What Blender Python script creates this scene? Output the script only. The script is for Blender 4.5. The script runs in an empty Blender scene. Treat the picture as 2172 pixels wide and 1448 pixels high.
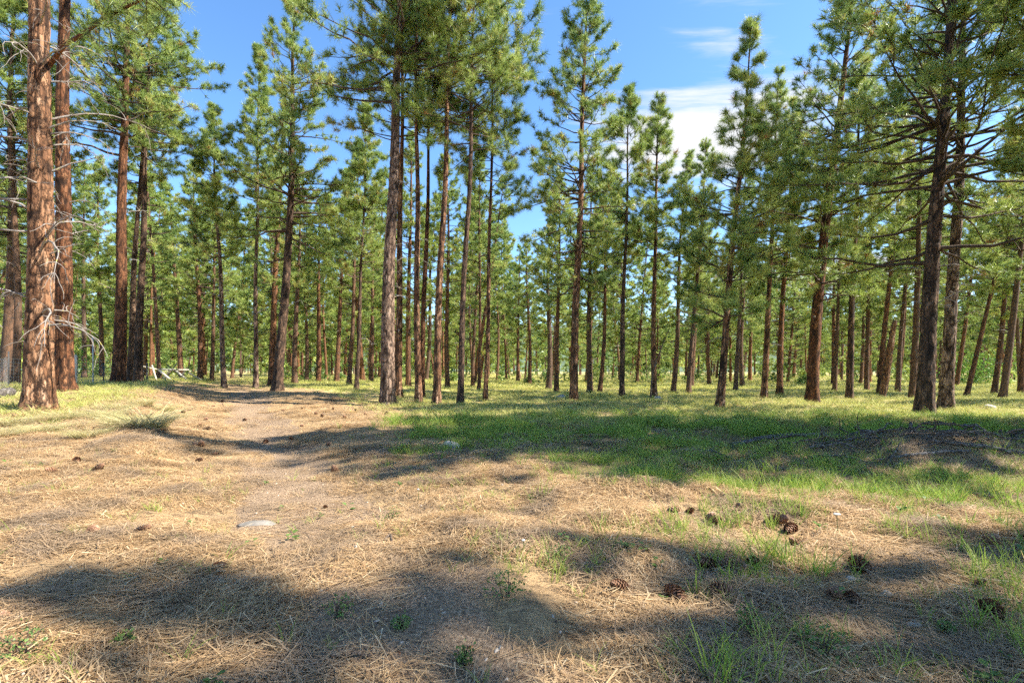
import bpy, math, random
import numpy as np
from mathutils import Vector, Matrix, Euler

# ------------------------------------------------------------------ camera, sky, sun, exposure
R = math.radians
sc = bpy.context.scene
C = sc.collection
CAM_H = 1.5
F, CX, HY = 1086.0, 1086.0, 785.0        # focal length, centre column and horizon row of the photograph, in its pixels
SUN_AZ, SUN_EL = 97.0, 45.0              # degrees clockwise from the view direction, degrees above the horizon

cam_d = bpy.data.cameras.new('camera'); cam = bpy.data.objects.new('camera', cam_d); C.objects.link(cam)
cam_d.sensor_width = 36.0; cam_d.lens = 18.0
cam_d.shift_y = (HY - 724.0) / 2172.0
cam_d.clip_start = 0.05; cam_d.clip_end = 6000.0
cam.rotation_euler = (R(90), 0, 0)
sc.camera = cam

sun_d = bpy.data.lights.new('sun', 'SUN'); sun = bpy.data.objects.new('sun', sun_d); C.objects.link(sun)
sun_d.energy = 5.0; sun_d.angle = R(0.53); sun_d.color = (1.0, 0.93, 0.82)
_sd = Vector((math.sin(R(SUN_AZ)) * math.cos(R(SUN_EL)), math.cos(R(SUN_AZ)) * math.cos(R(SUN_EL)), math.sin(R(SUN_EL))))
sun.rotation_euler = _sd.to_track_quat('Z', 'Y').to_euler()
sun.location = _sd * 50

w = bpy.data.worlds.new('World'); sc.world = w; w.use_nodes = True
nt = w.node_tree; nt.nodes.clear()
N = nt.nodes.new; LK = nt.links.new
sky = N('ShaderNodeTexSky'); sky.sky_type = 'NISHITA'; sky.sun_disc = False
sky.sun_elevation = R(SUN_EL); sky.sun_rotation = R(SUN_AZ)
sky.altitude = 900; sky.air_density = 1.0; sky.dust_density = 0.6; sky.ozone_density = 2.5
bg = N('ShaderNodeBackground'); bg.inputs['Strength'].default_value = 0.122
tc = N('ShaderNodeTexCoord')
sep = N('ShaderNodeSeparateXYZ'); LK(tc.outputs['Generated'], sep.inputs[0])
zz = N('ShaderNodeMath'); zz.operation = 'MAXIMUM'; LK(sep.outputs['Z'], zz.inputs[0]); zz.inputs[1].default_value = 0.03
dx = N('ShaderNodeMath'); dx.operation = 'DIVIDE'; LK(sep.outputs['X'], dx.inputs[0]); LK(zz.outputs[0], dx.inputs[1])
dy = N('ShaderNodeMath'); dy.operation = 'DIVIDE'; LK(sep.outputs['Y'], dy.inputs[0]); LK(zz.outputs[0], dy.inputs[1])
cmb = N('ShaderNodeCombineXYZ'); LK(dx.outputs[0], cmb.inputs[0]); LK(dy.outputs[0], cmb.inputs[1])
mp = N('ShaderNodeMapping'); LK(cmb.outputs[0], mp.inputs['Vector'])
mp.inputs['Rotation'].default_value = (0, 0, R(28)); mp.inputs['Scale'].default_value = (1.1, 4.2, 1.0)
n1 = N('ShaderNodeTexNoise'); n1.inputs['Scale'].default_value = 1.6; n1.inputs['Detail'].default_value = 9; n1.inputs['Roughness'].default_value = 0.62
n1.inputs['Distortion'].default_value = 0.35
LK(mp.outputs[0], n1.inputs['Vector'])
# broad banks of cirrus: where the streaks gather
def bank(cx, cy, r):
    d = N('ShaderNodeVectorMath'); d.operation = 'DISTANCE'; LK(cmb.outputs[0], d.inputs[0]); d.inputs[1].default_value = (cx, cy, 0)
    m = N('ShaderNodeMapRange'); m.interpolation_type = 'SMOOTHSTEP'; LK(d.outputs['Value'], m.inputs[0])
    m.inputs[1].default_value = 0.0; m.inputs[2].default_value = r; m.inputs[3].default_value = 1.0; m.inputs[4].default_value = 0.0
    return m.outputs[0]
def mx(a, b, op='MAXIMUM'):
    m = N('ShaderNodeMath'); m.operation = op; m.use_clamp = False
    for i, v in enumerate((a, b)):
        if isinstance(v, (int, float)): m.inputs[i].default_value = v
        else: LK(v, m.inputs[i])
    return m.outputs[0]
banks = mx(mx(bank(0.85, 2.25, 0.95), mx(bank(0.62, 1.50, 0.34), 0.5, 'MULTIPLY')), mx(bank(3.4, 5.6, 2.6), bank(-5.0, 3.0, 2.0)))
n0 = N('ShaderNodeTexNoise'); n0.inputs['Scale'].default_value = 0.5; n0.inputs['Detail'].default_value = 2; LK(cmb.outputs[0], n0.inputs['Vector'])
cov = mx(mx(banks, 0.62, 'MULTIPLY'), mx(n0.outputs[0], 0.16, 'MULTIPLY'), 'ADD')
den = mx(mx(n1.outputs[0], cov, 'ADD'), 0.72, 'SUBTRACT')
cl = N('ShaderNodeMapRange'); cl.interpolation_type = 'SMOOTHSTEP'; LK(den, cl.inputs[0])
cl.inputs[1].default_value = 0.0; cl.inputs[2].default_value = 0.42
mixc = N('ShaderNodeMix'); mixc.data_type = 'RGBA'; LK(cl.outputs[0], mixc.inputs[0])
hs = N('ShaderNodeHueSaturation'); hs.inputs['Saturation'].default_value = 1.16; LK(sky.outputs[0], hs.inputs['Color'])
LK(hs.outputs[0], mixc.inputs[6]); mixc.inputs[7].default_value = (2.95, 3.0, 3.1, 1)
LK(mixc.outputs[2], bg.inputs['Color'])
wo = N('ShaderNodeOutputWorld'); LK(bg.outputs[0], wo.inputs[0])

sc.view_settings.view_transform = 'Standard'; sc.view_settings.look = 'None'
sc.view_settings.exposure = 1.56; sc.view_settings.gamma = 1.0; sc.view_settings.use_curve_mapping = False
sc.render.engine = 'CYCLES'
cy = sc.cycles
cy.max_bounces = 5; cy.diffuse_bounces = 3; cy.glossy_bounces = 1; cy.transmission_bounces = 4; cy.transparent_max_bounces = 4
cy.use_adaptive_sampling = True; cy.adaptive_threshold = 0.026; cy.adaptive_min_samples = 20
cy.use_denoising = False; cy.sample_clamp_indirect = 6.0
cy.caustics_reflective = False; cy.caustics_refractive = False

# ------------------------------------------------------------------ numeric helpers
rng = np.random.default_rng(11)
_T2 = np.random.default_rng(5).random((256, 256)).astype(np.float32)
_T3 = np.random.default_rng(6).random((64, 64, 64)).astype(np.float32)
def ss(a, b, x):
    t = np.clip((x - a) / (b - a), 0, 1); return t * t * (3 - 2 * t)
def vn2(x, y):
    x = np.asarray(x, float); y = np.asarray(y, float)
    xi = np.floor(x).astype(int); yi = np.floor(y).astype(int); fx = x - xi; fy = y - yi
    fx = fx * fx * (3 - 2 * fx); fy = fy * fy * (3 - 2 * fy)
    a = _T2[xi % 256, yi % 256]; b = _T2[(xi + 1) % 256, yi % 256]; c = _T2[xi % 256, (yi + 1) % 256]; d = _T2[(xi + 1) % 256, (yi + 1) % 256]
    return ((a * (1 - fx) + b * fx) * (1 - fy) + (c * (1 - fx) + d * fx) * fy) * 2 - 1
def fbm2(x, y, o=4):
    s = 0; a = 1.0; t = 0
    for k in range(o):
        s = s + a * vn2(x * 2 ** k + 17.3 * k, y * 2 ** k + 9.1 * k); t += a; a *= 0.5
    return s / t
def vn3(x, y, z):
    xi = np.floor(x).astype(int); yi = np.floor(y).astype(int); zi = np.floor(z).astype(int)
    fx = x - xi; fy = y - yi; fz = z - zi
    fx = fx * fx * (3 - 2 * fx); fy = fy * fy * (3 - 2 * fy); fz = fz * fz * (3 - 2 * fz)
    r = 0
    for i in (0, 1):
        for j in (0, 1):
            for k in (0, 1):
                wgt = (fx if i else 1 - fx) * (fy if j else 1 - fy) * (fz if k else 1 - fz)
                r = r + wgt * _T3[(xi + i) % 64, (yi + j) % 64, (zi + k) % 64]
    return r * 2 - 1
def nrm(v):
    return v / np.maximum(np.linalg.norm(v, axis=-1, keepdims=True), 1e-9)

# ------------------------------------------------------------------ the lie of the land
def path_x(y): return -0.55 * y + 0.8
def ground_z(x, y):
    x = np.asarray(x, float); y = np.asarray(y, float)
    u = path_x(y) - x
    left = ss(1.2, 4.6, u) * (0.10 + 0.62 * ss(7, 19, y))
    mid = 0.32 * ss(16, 32, y) * ss(2, -10, x) * (1 - ss(1.2, 4.6, u))
    rut = -0.13 * np.exp(-(u / 1.25) ** 2) * ss(3, 6, y) * (1 - ss(20, 32, y))
    mound = 0.42 * np.exp(-((x - 6.9) / 2.7) ** 2 - ((y - 8.5) / 1.05) ** 2)
    hump = 0.13 * np.exp(-((x - 1.4) / 0.95) ** 2 - ((y - 5.75) / 0.42) ** 2) + 0.07 * np.exp(-((x + 0.4) / 0.7) ** 2 - ((y - 6.4) / 0.35) ** 2)
    hump = hump + 0.10 * np.exp(-((x - 2.3) / 0.8) ** 2 - ((y - 5.2) / 0.5) ** 2)
    bank = 0.16 * np.exp(-((u - 2.6) / 0.8) ** 2) * np.exp(-((y - 9.6) / 2.6) ** 2)
    d = np.hypot(x, y)
    far = 0.5 * fbm2(x / 45 + 3.1, y / 45 + 8.2, 2) * ss(25, 90, d)
    n = 0.10 * fbm2(x / 5.5, y / 5.5, 3) * ss(2, 8, d) + 0.080 * fbm2(x / 1.1 + 5, y / 1.1, 3) + 0.042 * fbm2(x / 0.34, y / 0.34 + 4, 2)
    return left + mid + rut + mound + hump + bank + far + n
CAM_Z = float(ground_z(0, 0)) + CAM_H
cam.location = (0, 0, CAM_Z)
def gz(x, y): return float(ground_z(x, y))
_ys = np.concatenate([np.arange(1.6, 14, 0.02), np.arange(14, 60, 0.1), np.arange(60, 400, 0.5)])
def hit(px, py):
    """the spot on the ground that the photograph shows at a pixel"""
    xs = (px - CX) / F * _ys; zs = CAM_Z + (HY - py) / F * _ys
    k = np.nonzero(zs <= ground_z(xs, _ys))[0]
    k = k[0] if len(k) else len(_ys) - 1
    return float(xs[k]), float(_ys[k])

def soil_mask(x, y):
    u = path_x(y) - x
    n = fbm2(x / 0.9 + 2, y / 0.9 + 7, 4)
    core = np.exp(-((u + 0.05) / (0.72 + 0.02 * y)) ** 2)
    near = np.exp(-((x + 0.55) / 0.75) ** 2) * (1 - ss(2.6, 4.2, y))
    s = core * (0.95 + 0.9 * n) + near * (0.42 + 1.1 * n)
    right = (0.3 + 0.8 * n) * np.exp(-((x - 0.3) / 0.7) ** 2) * (1 - ss(2.3, 3.0, y))
    return np.clip(ss(0.28, 0.72, s + right) * (1 - ss(24, 34, y)), 0, 1)
def green_mask(x, y):
    e = x - (-3.2 + 5.2 * (np.clip(14 - y, 0, 14) / 8.8) ** 2.2)
    g = ss(-0.8, 1.2, e + 1.0 * fbm2(x / 1.6, y / 1.6, 3)) * ss(4.4, 6.6, y)
    mound = 1.15 * np.exp(-((x - 7.0) / 2.7) ** 2 - ((y - 8.3) / 1.2) ** 2)
    bright = np.exp(-((x - 0.9) / 2.6) ** 2 - ((y - 8.2) / 0.7) ** 2) * 0.25
    return np.clip(g * (1 - np.minimum(mound, 1)) - bright, 0, 1)
def meadow_mask(x, y):
    u = path_x(y) - x
    m = ss(12.5, 16, y) * np.clip(ss(-3.0, -6.5, u) + ss(26, 40, y) * (1 - 0.9 * np.exp(-(u / 2.5) ** 2)), 0, 1)
    leftb = ss(3.0, 5.0, u) * ss(10.5, 12.5, y) * (1 - ss(26, 34, y)) * 0.7
    n = 0.72 + 0.55 * fbm2(x / 2.4 + 3, y / 3.4, 3)
    return np.clip((m + leftb) * n, 0, 1)

# ------------------------------------------------------------------ mesh helpers
def mk_mesh(name, V, faces, mat, attrs=None, smooth=False):
    """V (n,3); faces: list of (k,3)/(k,4) index arrays"""
    faces = [np.asarray(f, np.int32) for f in faces if len(f)]
    me = bpy.data.meshes.new(name)
    me.vertices.add(len(V)); me.vertices.foreach_set('co', np.ascontiguousarray(V, np.float32).ravel())
    nl = sum(f.size for f in faces); npol = sum(len(f) for f in faces)
    me.loops.add(nl); me.polygons.add(npol)
    me.loops.foreach_set('vertex_index', np.concatenate([f.ravel() for f in faces]))
    tot = np.concatenate([np.full(len(f), f.shape[1], np.int32) for f in faces])
    st = np.concatenate([[0], np.cumsum(tot)[:-1]]).astype(np.int32)
    me.polygons.foreach_set('loop_start', st); me.polygons.foreach_set('loop_total', tot)
    if smooth: me.polygons.foreach_set('use_smooth', np.ones(npol, bool))
    for k, a in (attrs or {}).items():
        at = me.attributes.new(k, 'FLOAT', 'POINT'); at.data.foreach_set('value', np.ascontiguousarray(a, np.float32))
    me.update(calc_edges=True)
    if mat: me.materials.append(mat)
    return me
def link(name, data, parent=None, loc=None, rot=None, scale=None):
    o = bpy.data.objects.new(name, data); C.objects.link(o)
    if parent is not None: o.parent = parent
    if loc is not None: o.location = loc
    if rot is not None: o.rotation_euler = rot
    if scale is not None: o.scale = scale
    return o
def tag(o, label=None, cat=None, group=None, kind=None):
    for k, v in (('label', label), ('category', cat), ('group', group), ('kind', kind)):
        if v: o[k] = v
    return o
def tubes(P, Rad, sides, cap=True):
    """a batch of tapered tubes: P (B,S,3), Rad (B,S) -> verts, quads, tris"""
    P = np.asarray(P, float); B, S, _ = P.shape
    T = np.empty_like(P); T[:, 1:-1] = P[:, 2:] - P[:, :-2]; T[:, 0] = P[:, 1] - P[:, 0]; T[:, -1] = P[:, -1] - P[:, -2]
    T = nrm(T)
    D = nrm(P[:, -1] - P[:, 0])
    ref = np.where(np.abs(D[:, 2:3]) > 0.8, np.array([[1.0, 0, 0]]), np.array([[0, 0, 1.0]]))
    A = nrm(np.cross(T, ref[:, None, :])); Bv = np.cross(T, A)
    th = np.arange(sides) / sides * 2 * math.pi
    V = P[:, :, None, :] + Rad[:, :, None, None] * (np.cos(th)[None, None, :, None] * A[:, :, None, :] + np.sin(th)[None, None, :, None] * Bv[:, :, None, :])
    V = V.reshape(-1, 3)
    b = (np.arange(B) * S * sides)[:, None, None]; s = (np.arange(S - 1) * sides)[None, :, None]; k = np.arange(sides)[None, None, :]; k2 = (k + 1) % sides
    Q = np.stack([b + s + k, b + s + k2, b + s + sides + k2, b + s + sides + k], -1).reshape(-1, 4)
    return V, Q

def srgb(r, g, b):
    f = lambda c: (c / 255 / 12.92) if c / 255 <= 0.04045 else ((c / 255 + 0.055) / 1.055) ** 2.4
    return (f(r), f(g), f(b), 1)

# ------------------------------------------------------------------ materials
def mat_new(name):
    m = bpy.data.materials.new(name); m.use_nodes = True
    t = m.node_tree; t.nodes.clear()
    return m, t, t.nodes.new, t.links.new
def ramp(n, stops):
    cr = n('ShaderNodeValToRGB'); e = cr.color_ramp.elements
    while len(e) < len(stops): e.new(0.5)
    for i, (p, c) in enumerate(stops): e[i].position = p; e[i].color = c if len(c) == 4 else (*c, 1)
    return cr
def mixrgb(n, l, fac, a, b, mode='MIX'):
    m = n('ShaderNodeMix'); m.data_type = 'RGBA'; m.blend_type = mode
    for i, v in ((0, fac), (6, a), (7, b)):
        if isinstance(v, (int, float)): m.inputs[i].default_value = v
        elif isinstance(v, tuple): m.inputs[i].default_value = v if len(v) == 4 else (*v, 1)
        else: l(v, m.inputs[i])
    return m.outputs[2]

def leafy(name, stops, attr='tint', trans=0.35, rough=0.5, inst=0.0, inst_col=None, spec=0.3):
    """thin leaf or needle: colour along a ramp by the attribute, some light through"""
    m, t, n, l = mat_new(name)
    a = n('ShaderNodeAttribute'); a.attribute_name = attr
    cr = ramp(n, stops); l(a.outputs['Fac'], cr.inputs[0])
    col = cr.outputs[0]
    if inst:
        oi = n('ShaderNodeObjectInfo'); f = n('ShaderNodeMath'); f.operation = 'MULTIPLY'; l(oi.outputs['Random'], f.inputs[0]); f.inputs[1].default_value = inst
        col = mixrgb(n, l, f.outputs[0], col, inst_col)
    p = n('ShaderNodeBsdfPrincipled'); l(col, p.inputs['Base Color']); p.inputs['Roughness'].default_value = rough
    p.inputs['Specular IOR Level'].default_value = spec
    tr = n('ShaderNodeBsdfTranslucent'); l(col, tr.inputs['Color'])
    mxs = n('ShaderNodeMixShader'); mxs.inputs[0].default_value = trans; l(p.outputs[0], mxs.inputs[1]); l(tr.outputs[0], mxs.inputs[2])
    o = n('ShaderNodeOutputMaterial'); l(mxs.outputs[0], o.inputs[0])
    return m

def bark_mat(name, plates, grooves, scale=10.0, stretch=0.30, bump=0.6, rand=0.0, rand_col=(0.1, 0.08, 0.07), lichen=0.0):
    m, t, n, l = mat_new(name)
    tcx = n('ShaderNodeTexCoord'); mp = n('ShaderNodeMapping'); l(tcx.outputs['Object'], mp.inputs[0]); mp.inputs['Scale'].default_value = (1, 1, stretch)
    nz = n('ShaderNodeTexNoise'); nz.inputs['Scale'].default_value = scale * 1.3; nz.inputs['Detail'].default_value = 3; nz.inputs['Roughness'].default_value = 0.7; l(mp.outputs[0], nz.inputs['Vector'])
    off = mixrgb(n, l, 0.20, mp.outputs[0], nz.outputs['Color'], 'ADD')
    vo = n('ShaderNodeTexVoronoi'); vo.feature = 'DISTANCE_TO_EDGE'; vo.inputs['Scale'].default_value = scale; l(off, vo.inputs['Vector'])
    vc = n('ShaderNodeTexVoronoi'); vc.feature = 'F1'; vc.inputs['Scale'].default_value = scale; l(off, vc.inputs['Vector'])
    edge = n('ShaderNodeMapRange'); edge.interpolation_type = 'SMOOTHSTEP'; l(vo.outputs['Distance'], edge.inputs[0]); edge.inputs[1].default_value = 0.0; edge.inputs[2].default_value = 0.14
    fine = n('ShaderNodeTexNoise'); fine.inputs['Scale'].default_value = 26; fine.inputs['Detail'].default_value = 3; l(mp.outputs[0], fine.inputs['Vector'])
    big = n('ShaderNodeTexNoise'); big.inputs['Scale'].default_value = 2.1; big.inputs['Detail'].default_value = 1; l(mp.outputs[0], big.inputs['Vector'])
    sx = n('ShaderNodeSeparateColor'); l(vc.outputs['Color'], sx.inputs[0])
    cr = ramp(n, plates)
    mxf = n('ShaderNodeMath'); mxf.operation = 'MULTIPLY_ADD'; l(sx.outputs[0], mxf.inputs[0]); mxf.inputs[1].default_value = 0.45
    f2 = n('ShaderNodeMath'); f2.operation = 'MULTIPLY_ADD'; l(fine.outputs[0], f2.inputs[0]); f2.inputs[1].default_value = 0.55
    f3 = n('ShaderNodeMath'); f3.operation = 'MULTIPLY'; l(big.outputs[0], f3.inputs[0]); f3.inputs[1].default_value = 0.42
    l(f3.outputs[0], f2.inputs[2])
    f4 = n('ShaderNodeMath'); f4.operation = 'SUBTRACT'; l(f2.outputs[0], f4.inputs[0]); f4.inputs[1].default_value = 0.2
    l(f4.outputs[0], mxf.inputs[2]); l(mxf.outputs[0], cr.inputs[0])
    gw = n('ShaderNodeMapRange'); l(big.outputs[0], gw.inputs[0]); gw.inputs[1].default_value = 0.3; gw.inputs[2].default_value = 0.7; gw.inputs[3].default_value = 0.6; gw.inputs[4].default_value = 1.0
    em = n('ShaderNodeMath'); em.operation = 'SUBTRACT'; em.inputs[0].default_value = 1.0; l(edge.outputs[0], em.inputs[1])
    eg = n('ShaderNodeMath'); eg.operation = 'MULTIPLY'; l(em.outputs[0], eg.inputs[0]); l(gw.outputs[0], eg.inputs[1])
    col = mixrgb(n, l, eg.outputs[0], cr.outputs[0], grooves)
    ga = n('ShaderNodeAttribute'); ga.attribute_name = 'groove'
    gm = n('ShaderNodeMath'); gm.operation = 'MULTIPLY'; l(ga.outputs['Fac'], gm.inputs[0]); gm.inputs[1].default_value = 0.95
    col = mixrgb(n, l, gm.outputs[0], col, grooves)
    if rand:
        oi = n('ShaderNodeObjectInfo'); rr = n('ShaderNodeMath'); rr.operation = 'MULTIPLY'; l(oi.outputs['Random'], rr.inputs[0]); rr.inputs[1].default_value = rand
        col = mixrgb(n, l, rr.outputs[0], col, rand_col)
    if lichen:
        ln = n('ShaderNodeTexNoise'); ln.inputs['Scale'].default_value = 7; ln.inputs['Detail'].default_value = 4; l(tcx.outputs['Object'], ln.inputs['Vector'])
        lr = n('ShaderNodeMapRange'); l(ln.outputs[0], lr.inputs[0]); lr.inputs[1].default_value = 0.62; lr.inputs[2].default_value = 0.68
        lf = n('ShaderNodeMath'); lf.operation = 'MULTIPLY'; l(lr.outputs[0], lf.inputs[0]); lf.inputs[1].default_value = lichen
        col = mixrgb(n, l, lf.outputs[0], col, (0.42, 0.36, 0.06))
    p = n('ShaderNodeBsdfPrincipled'); l(col, p.inputs['Base Color']); p.inputs['Roughness'].default_value = 0.85; p.inputs['Specular IOR Level'].default_value = 0.2
    hsum = n('ShaderNodeMath'); hsum.operation = 'MULTIPLY_ADD'; l(fine.outputs[0], hsum.inputs[0]); hsum.inputs[1].default_value = 0.35; l(edge.outputs[0], hsum.inputs[2])
    b = n('ShaderNodeBump'); b.inputs['Strength'].default_value = bump; b.inputs['Distance'].default_value = 0.03; l(hsum.outputs[0], b.inputs['Height']); l(b.outputs[0], p.inputs['Normal'])
    o = n('ShaderNodeOutputMaterial'); l(p.outputs[0], o.inputs[0])
    return m

PL_ORANGE = [(0.1, (0.085, 0.042, 0.024)), (0.4, (0.20, 0.098, 0.05)), (0.65, (0.34, 0.185, 0.10)), (0.9, (0.52, 0.35, 0.235))]
PL_RED = [(0.1, (0.06, 0.027, 0.016)), (0.45, (0.16, 0.066, 0.03)), (0.95, (0.28, 0.14, 0.07))]
PL_DARK = [(0.1, (0.03, 0.021, 0.016)), (0.5, (0.135, 0.08, 0.05)), (0.95, (0.28, 0.18, 0.115))]
PL_GREY = [(0.1, (0.06, 0.043, 0.033)), (0.5, (0.25, 0.165, 0.115)), (0.95, (0.46, 0.34, 0.255))]
GROOVE = (0.022, 0.012, 0.008)
M_BARK = {
    'orange': bark_mat('bark_orange', PL_ORANGE, GROOVE),
    'red': bark_mat('bark_red', PL_RED, GROOVE),
    'dark': bark_mat('bark_dark', PL_DARK, (0.022, 0.016, 0.013)),
    'grey': bark_mat('bark_grey', PL_GREY, GROOVE),
    'far': bark_mat('bark_far', [(0.1, (0.10, 0.048, 0.026)), (0.5, (0.24, 0.105, 0.046)), (0.95, (0.34, 0.17, 0.085))], (0.035, 0.02, 0.013), rand=0.85, rand_col=(0.115, 0.08, 0.058)),
}
M_LIMB = bark_mat('limb_bark', [(0.1, (0.035, 0.028, 0.022)), (0.5, (0.10, 0.07, 0.05)), (0.95, (0.2, 0.14, 0.10))], (0.025, 0.02, 0.016), scale=26, bump=0.4)
M_DEADWOOD = bark_mat('dead_wood', [(0.1, (0.12, 0.105, 0.09)), (0.5, (0.27, 0.24, 0.215)), (0.95, (0.44, 0.41, 0.37))], (0.17, 0.14, 0.12), scale=30, stretch=1.0, bump=0.3, lichen=0.8)
M_LOG = bark_mat('weathered_log', [(0.1, (0.05, 0.042, 0.036)), (0.5, (0.15, 0.13, 0.115)), (0.95, (0.30, 0.28, 0.26))], (0.04, 0.035, 0.03), scale=16, stretch=1.0, bump=0.6)
M_STICKDARK = bark_mat('dark_stick', [(0.1, (0.035, 0.026, 0.02)), (0.5, (0.15, 0.11, 0.08)), (0.95, (0.34, 0.27, 0.21))], (0.02, 0.016, 0.014), scale=22, stretch=1.0, bump=0.5)
NEEDLE = [(0.0, (0.075, 0.15, 0.055)), (0.3, (0.18, 0.27, 0.07)), (0.55, (0.32, 0.41, 0.095)), (0.86, (0.52, 0.56, 0.17)), (0.9, (0.34, 0.19, 0.07)), (1.0, (0.30, 0.15, 0.05))]
M_NEEDLE = leafy('needles', NEEDLE, trans=0.36, rough=0.42, spec=0.45)
M_NEEDLE_FAR = leafy('needles_far', NEEDLE, trans=0.38, rough=0.5, inst=0.4, inst_col=(0.30, 0.38, 0.10), spec=0.35)
M_GRASS = leafy('grass_green', [(0, (0.09, 0.19, 0.025)), (0.5, (0.19, 0.34, 0.04)), (0.85, (0.34, 0.45, 0.07)), (1, (0.56, 0.46, 0.2))], trans=0.42, rough=0.5, inst=0.6, inst_col=(0.44, 0.46, 0.12))
M_MEADOW = leafy('grass_meadow', [(0, (0.26, 0.32, 0.07)), (0.5, (0.50, 0.48, 0.16)), (1, (0.72, 0.60, 0.30))], trans=0.35, rough=0.55, inst=0.5, inst_col=(0.34, 0.42, 0.08))
M_BUNCH = leafy('grass_bunch', [(0, (0.18, 0.24, 0.06)), (0.45, (0.42, 0.40, 0.17)), (1, (0.64, 0.52, 0.30))], trans=0.3, rough=0.55)
M_STRAW = leafy('pine_straw', [(0, (0.15, 0.085, 0.04)), (0.3, (0.37, 0.22, 0.10)), (0.65, (0.58, 0.39, 0.19)), (1, (0.76, 0.60, 0.37))], trans=0.12, rough=0.55, inst=0.45, inst_col=(0.40, 0.28, 0.16))
def vary(mat, col, scale, lo, hi, amt):
    t = mat.node_tree; n, l = t.nodes.new, t.links.new
    g = n('ShaderNodeNewGeometry'); z = n('ShaderNodeTexNoise'); z.inputs['Scale'].default_value = scale; z.inputs['Detail'].default_value = 4; l(g.outputs['Position'], z.inputs['Vector'])
    m = n('ShaderNodeMapRange'); l(z.outputs[0], m.inputs[0]); m.inputs[1].default_value = lo; m.inputs[2].default_value = hi; m.inputs[4].default_value = amt
    for nd in list(t.nodes):
        if nd.type in ('BSDF_PRINCIPLED', 'BSDF_TRANSLUCENT'):
            sk = nd.inputs['Base Color'] if nd.type == 'BSDF_PRINCIPLED' else nd.inputs['Color']
            src = sk.links[0].from_socket
            l(mixrgb(n, l, m.outputs[0], src, col), sk)
vary(M_STRAW, (0.26, 0.19, 0.125), 1.5, 0.46, 0.64, 0.85)
M_HERB = leafy('herb_leaf', [(0, (0.07, 0.14, 0.03)), (1, (0.19, 0.28, 0.07))], trans=0.35, rough=0.45, inst=0.3, inst_col=(0.17, 0.26, 0.10))
M_SHRUB = leafy('shrub_leaf', [(0, (0.10, 0.24, 0.03)), (1, (0.26, 0.42, 0.07))], trans=0.4, rough=0.5)

def plain(name, col, rough=0.8, var=0.25, scale=30, bump=0.3, metal=0.0, attr=None):
    m, t, n, l = mat_new(name)
    tcx = n('ShaderNodeTexCoord'); nz = n('ShaderNodeTexNoise'); nz.inputs['Scale'].default_value = scale; nz.inputs['Detail'].default_value = 6; l(tcx.outputs['Object'], nz.inputs['Vector'])
    c0 = tuple(c * (1 - var) for c in col); c1 = tuple(min(1, c * (1 + var)) for c in col)
    cr = ramp(n, [(0.3, c0), (0.7, c1)]); l(nz.outputs[0], cr.inputs[0])
    p = n('ShaderNodeBsdfPrincipled'); l(cr.outputs[0], p.inputs['Base Color']); p.inputs['Roughness'].default_value = rough; p.inputs['Metallic'].default_value = metal
    b = n('ShaderNodeBump'); b.inputs['Strength'].default_value = bump; b.inputs['Distance'].default_value = 0.01; l(nz.outputs[0], b.inputs['Height']); l(b.outputs[0], p.inputs['Normal'])
    o = n('ShaderNodeOutputMaterial'); l(p.outputs[0], o.inputs[0])
    return m
M_ROCK = plain('stone', (0.42, 0.38, 0.33), 0.85, 0.35, 9, 0.6)
M_ROCK2 = plain('stone_flat', (0.20, 0.18, 0.15), 0.85, 0.3, 14, 0.6)
M_PALE = plain('pale_chip', (0.46, 0.39, 0.31), 0.8, 0.3, 40, 0.4)
M_POSTW = plain('post_wood', (0.50, 0.46, 0.38), 0.85, 0.3, 12, 0.5)
M_STEEL = plain('fence_steel', (0.32, 0.33, 0.33), 0.5, 0.2, 20, 0.2, 0.6)
M_DARKSTEEL = plain('dark_steel', (0.05, 0.05, 0.05), 0.6, 0.2, 20, 0.2, 0.3)
M_WHITE = plain('white_flower', (0.55, 0.54, 0.47), 0.7, 0.1, 40, 0.1)

def cone_mat():
    m, t, n, l = mat_new('cone_scale')
    a = n('ShaderNodeAttribute'); a.attribute_name = 'tint'
    cr = ramp(n, [(0, (0.04, 0.02, 0.013)), (0.5, (0.17, 0.075, 0.038)), (1, (0.46, 0.27, 0.15))]); l(a.outputs['Fac'], cr.inputs[0])
    oi = n('ShaderNodeObjectInfo'); rr = n('ShaderNodeMath'); rr.operation = 'MULTIPLY'; l(oi.outputs['Random'], rr.inputs[0]); rr.inputs[1].default_value = 0.35
    col = mixrgb(n, l, rr.outputs[0], cr.outputs[0], (0.17, 0.09, 0.05))
    p = n('ShaderNodeBsdfPrincipled'); l(col, p.inputs['Base Color']); p.inputs['Roughness'].default_value = 0.6
    o = n('ShaderNodeOutputMaterial'); l(p.outputs[0], o.inputs[0])
    return m
M_CONE = cone_mat()

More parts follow.
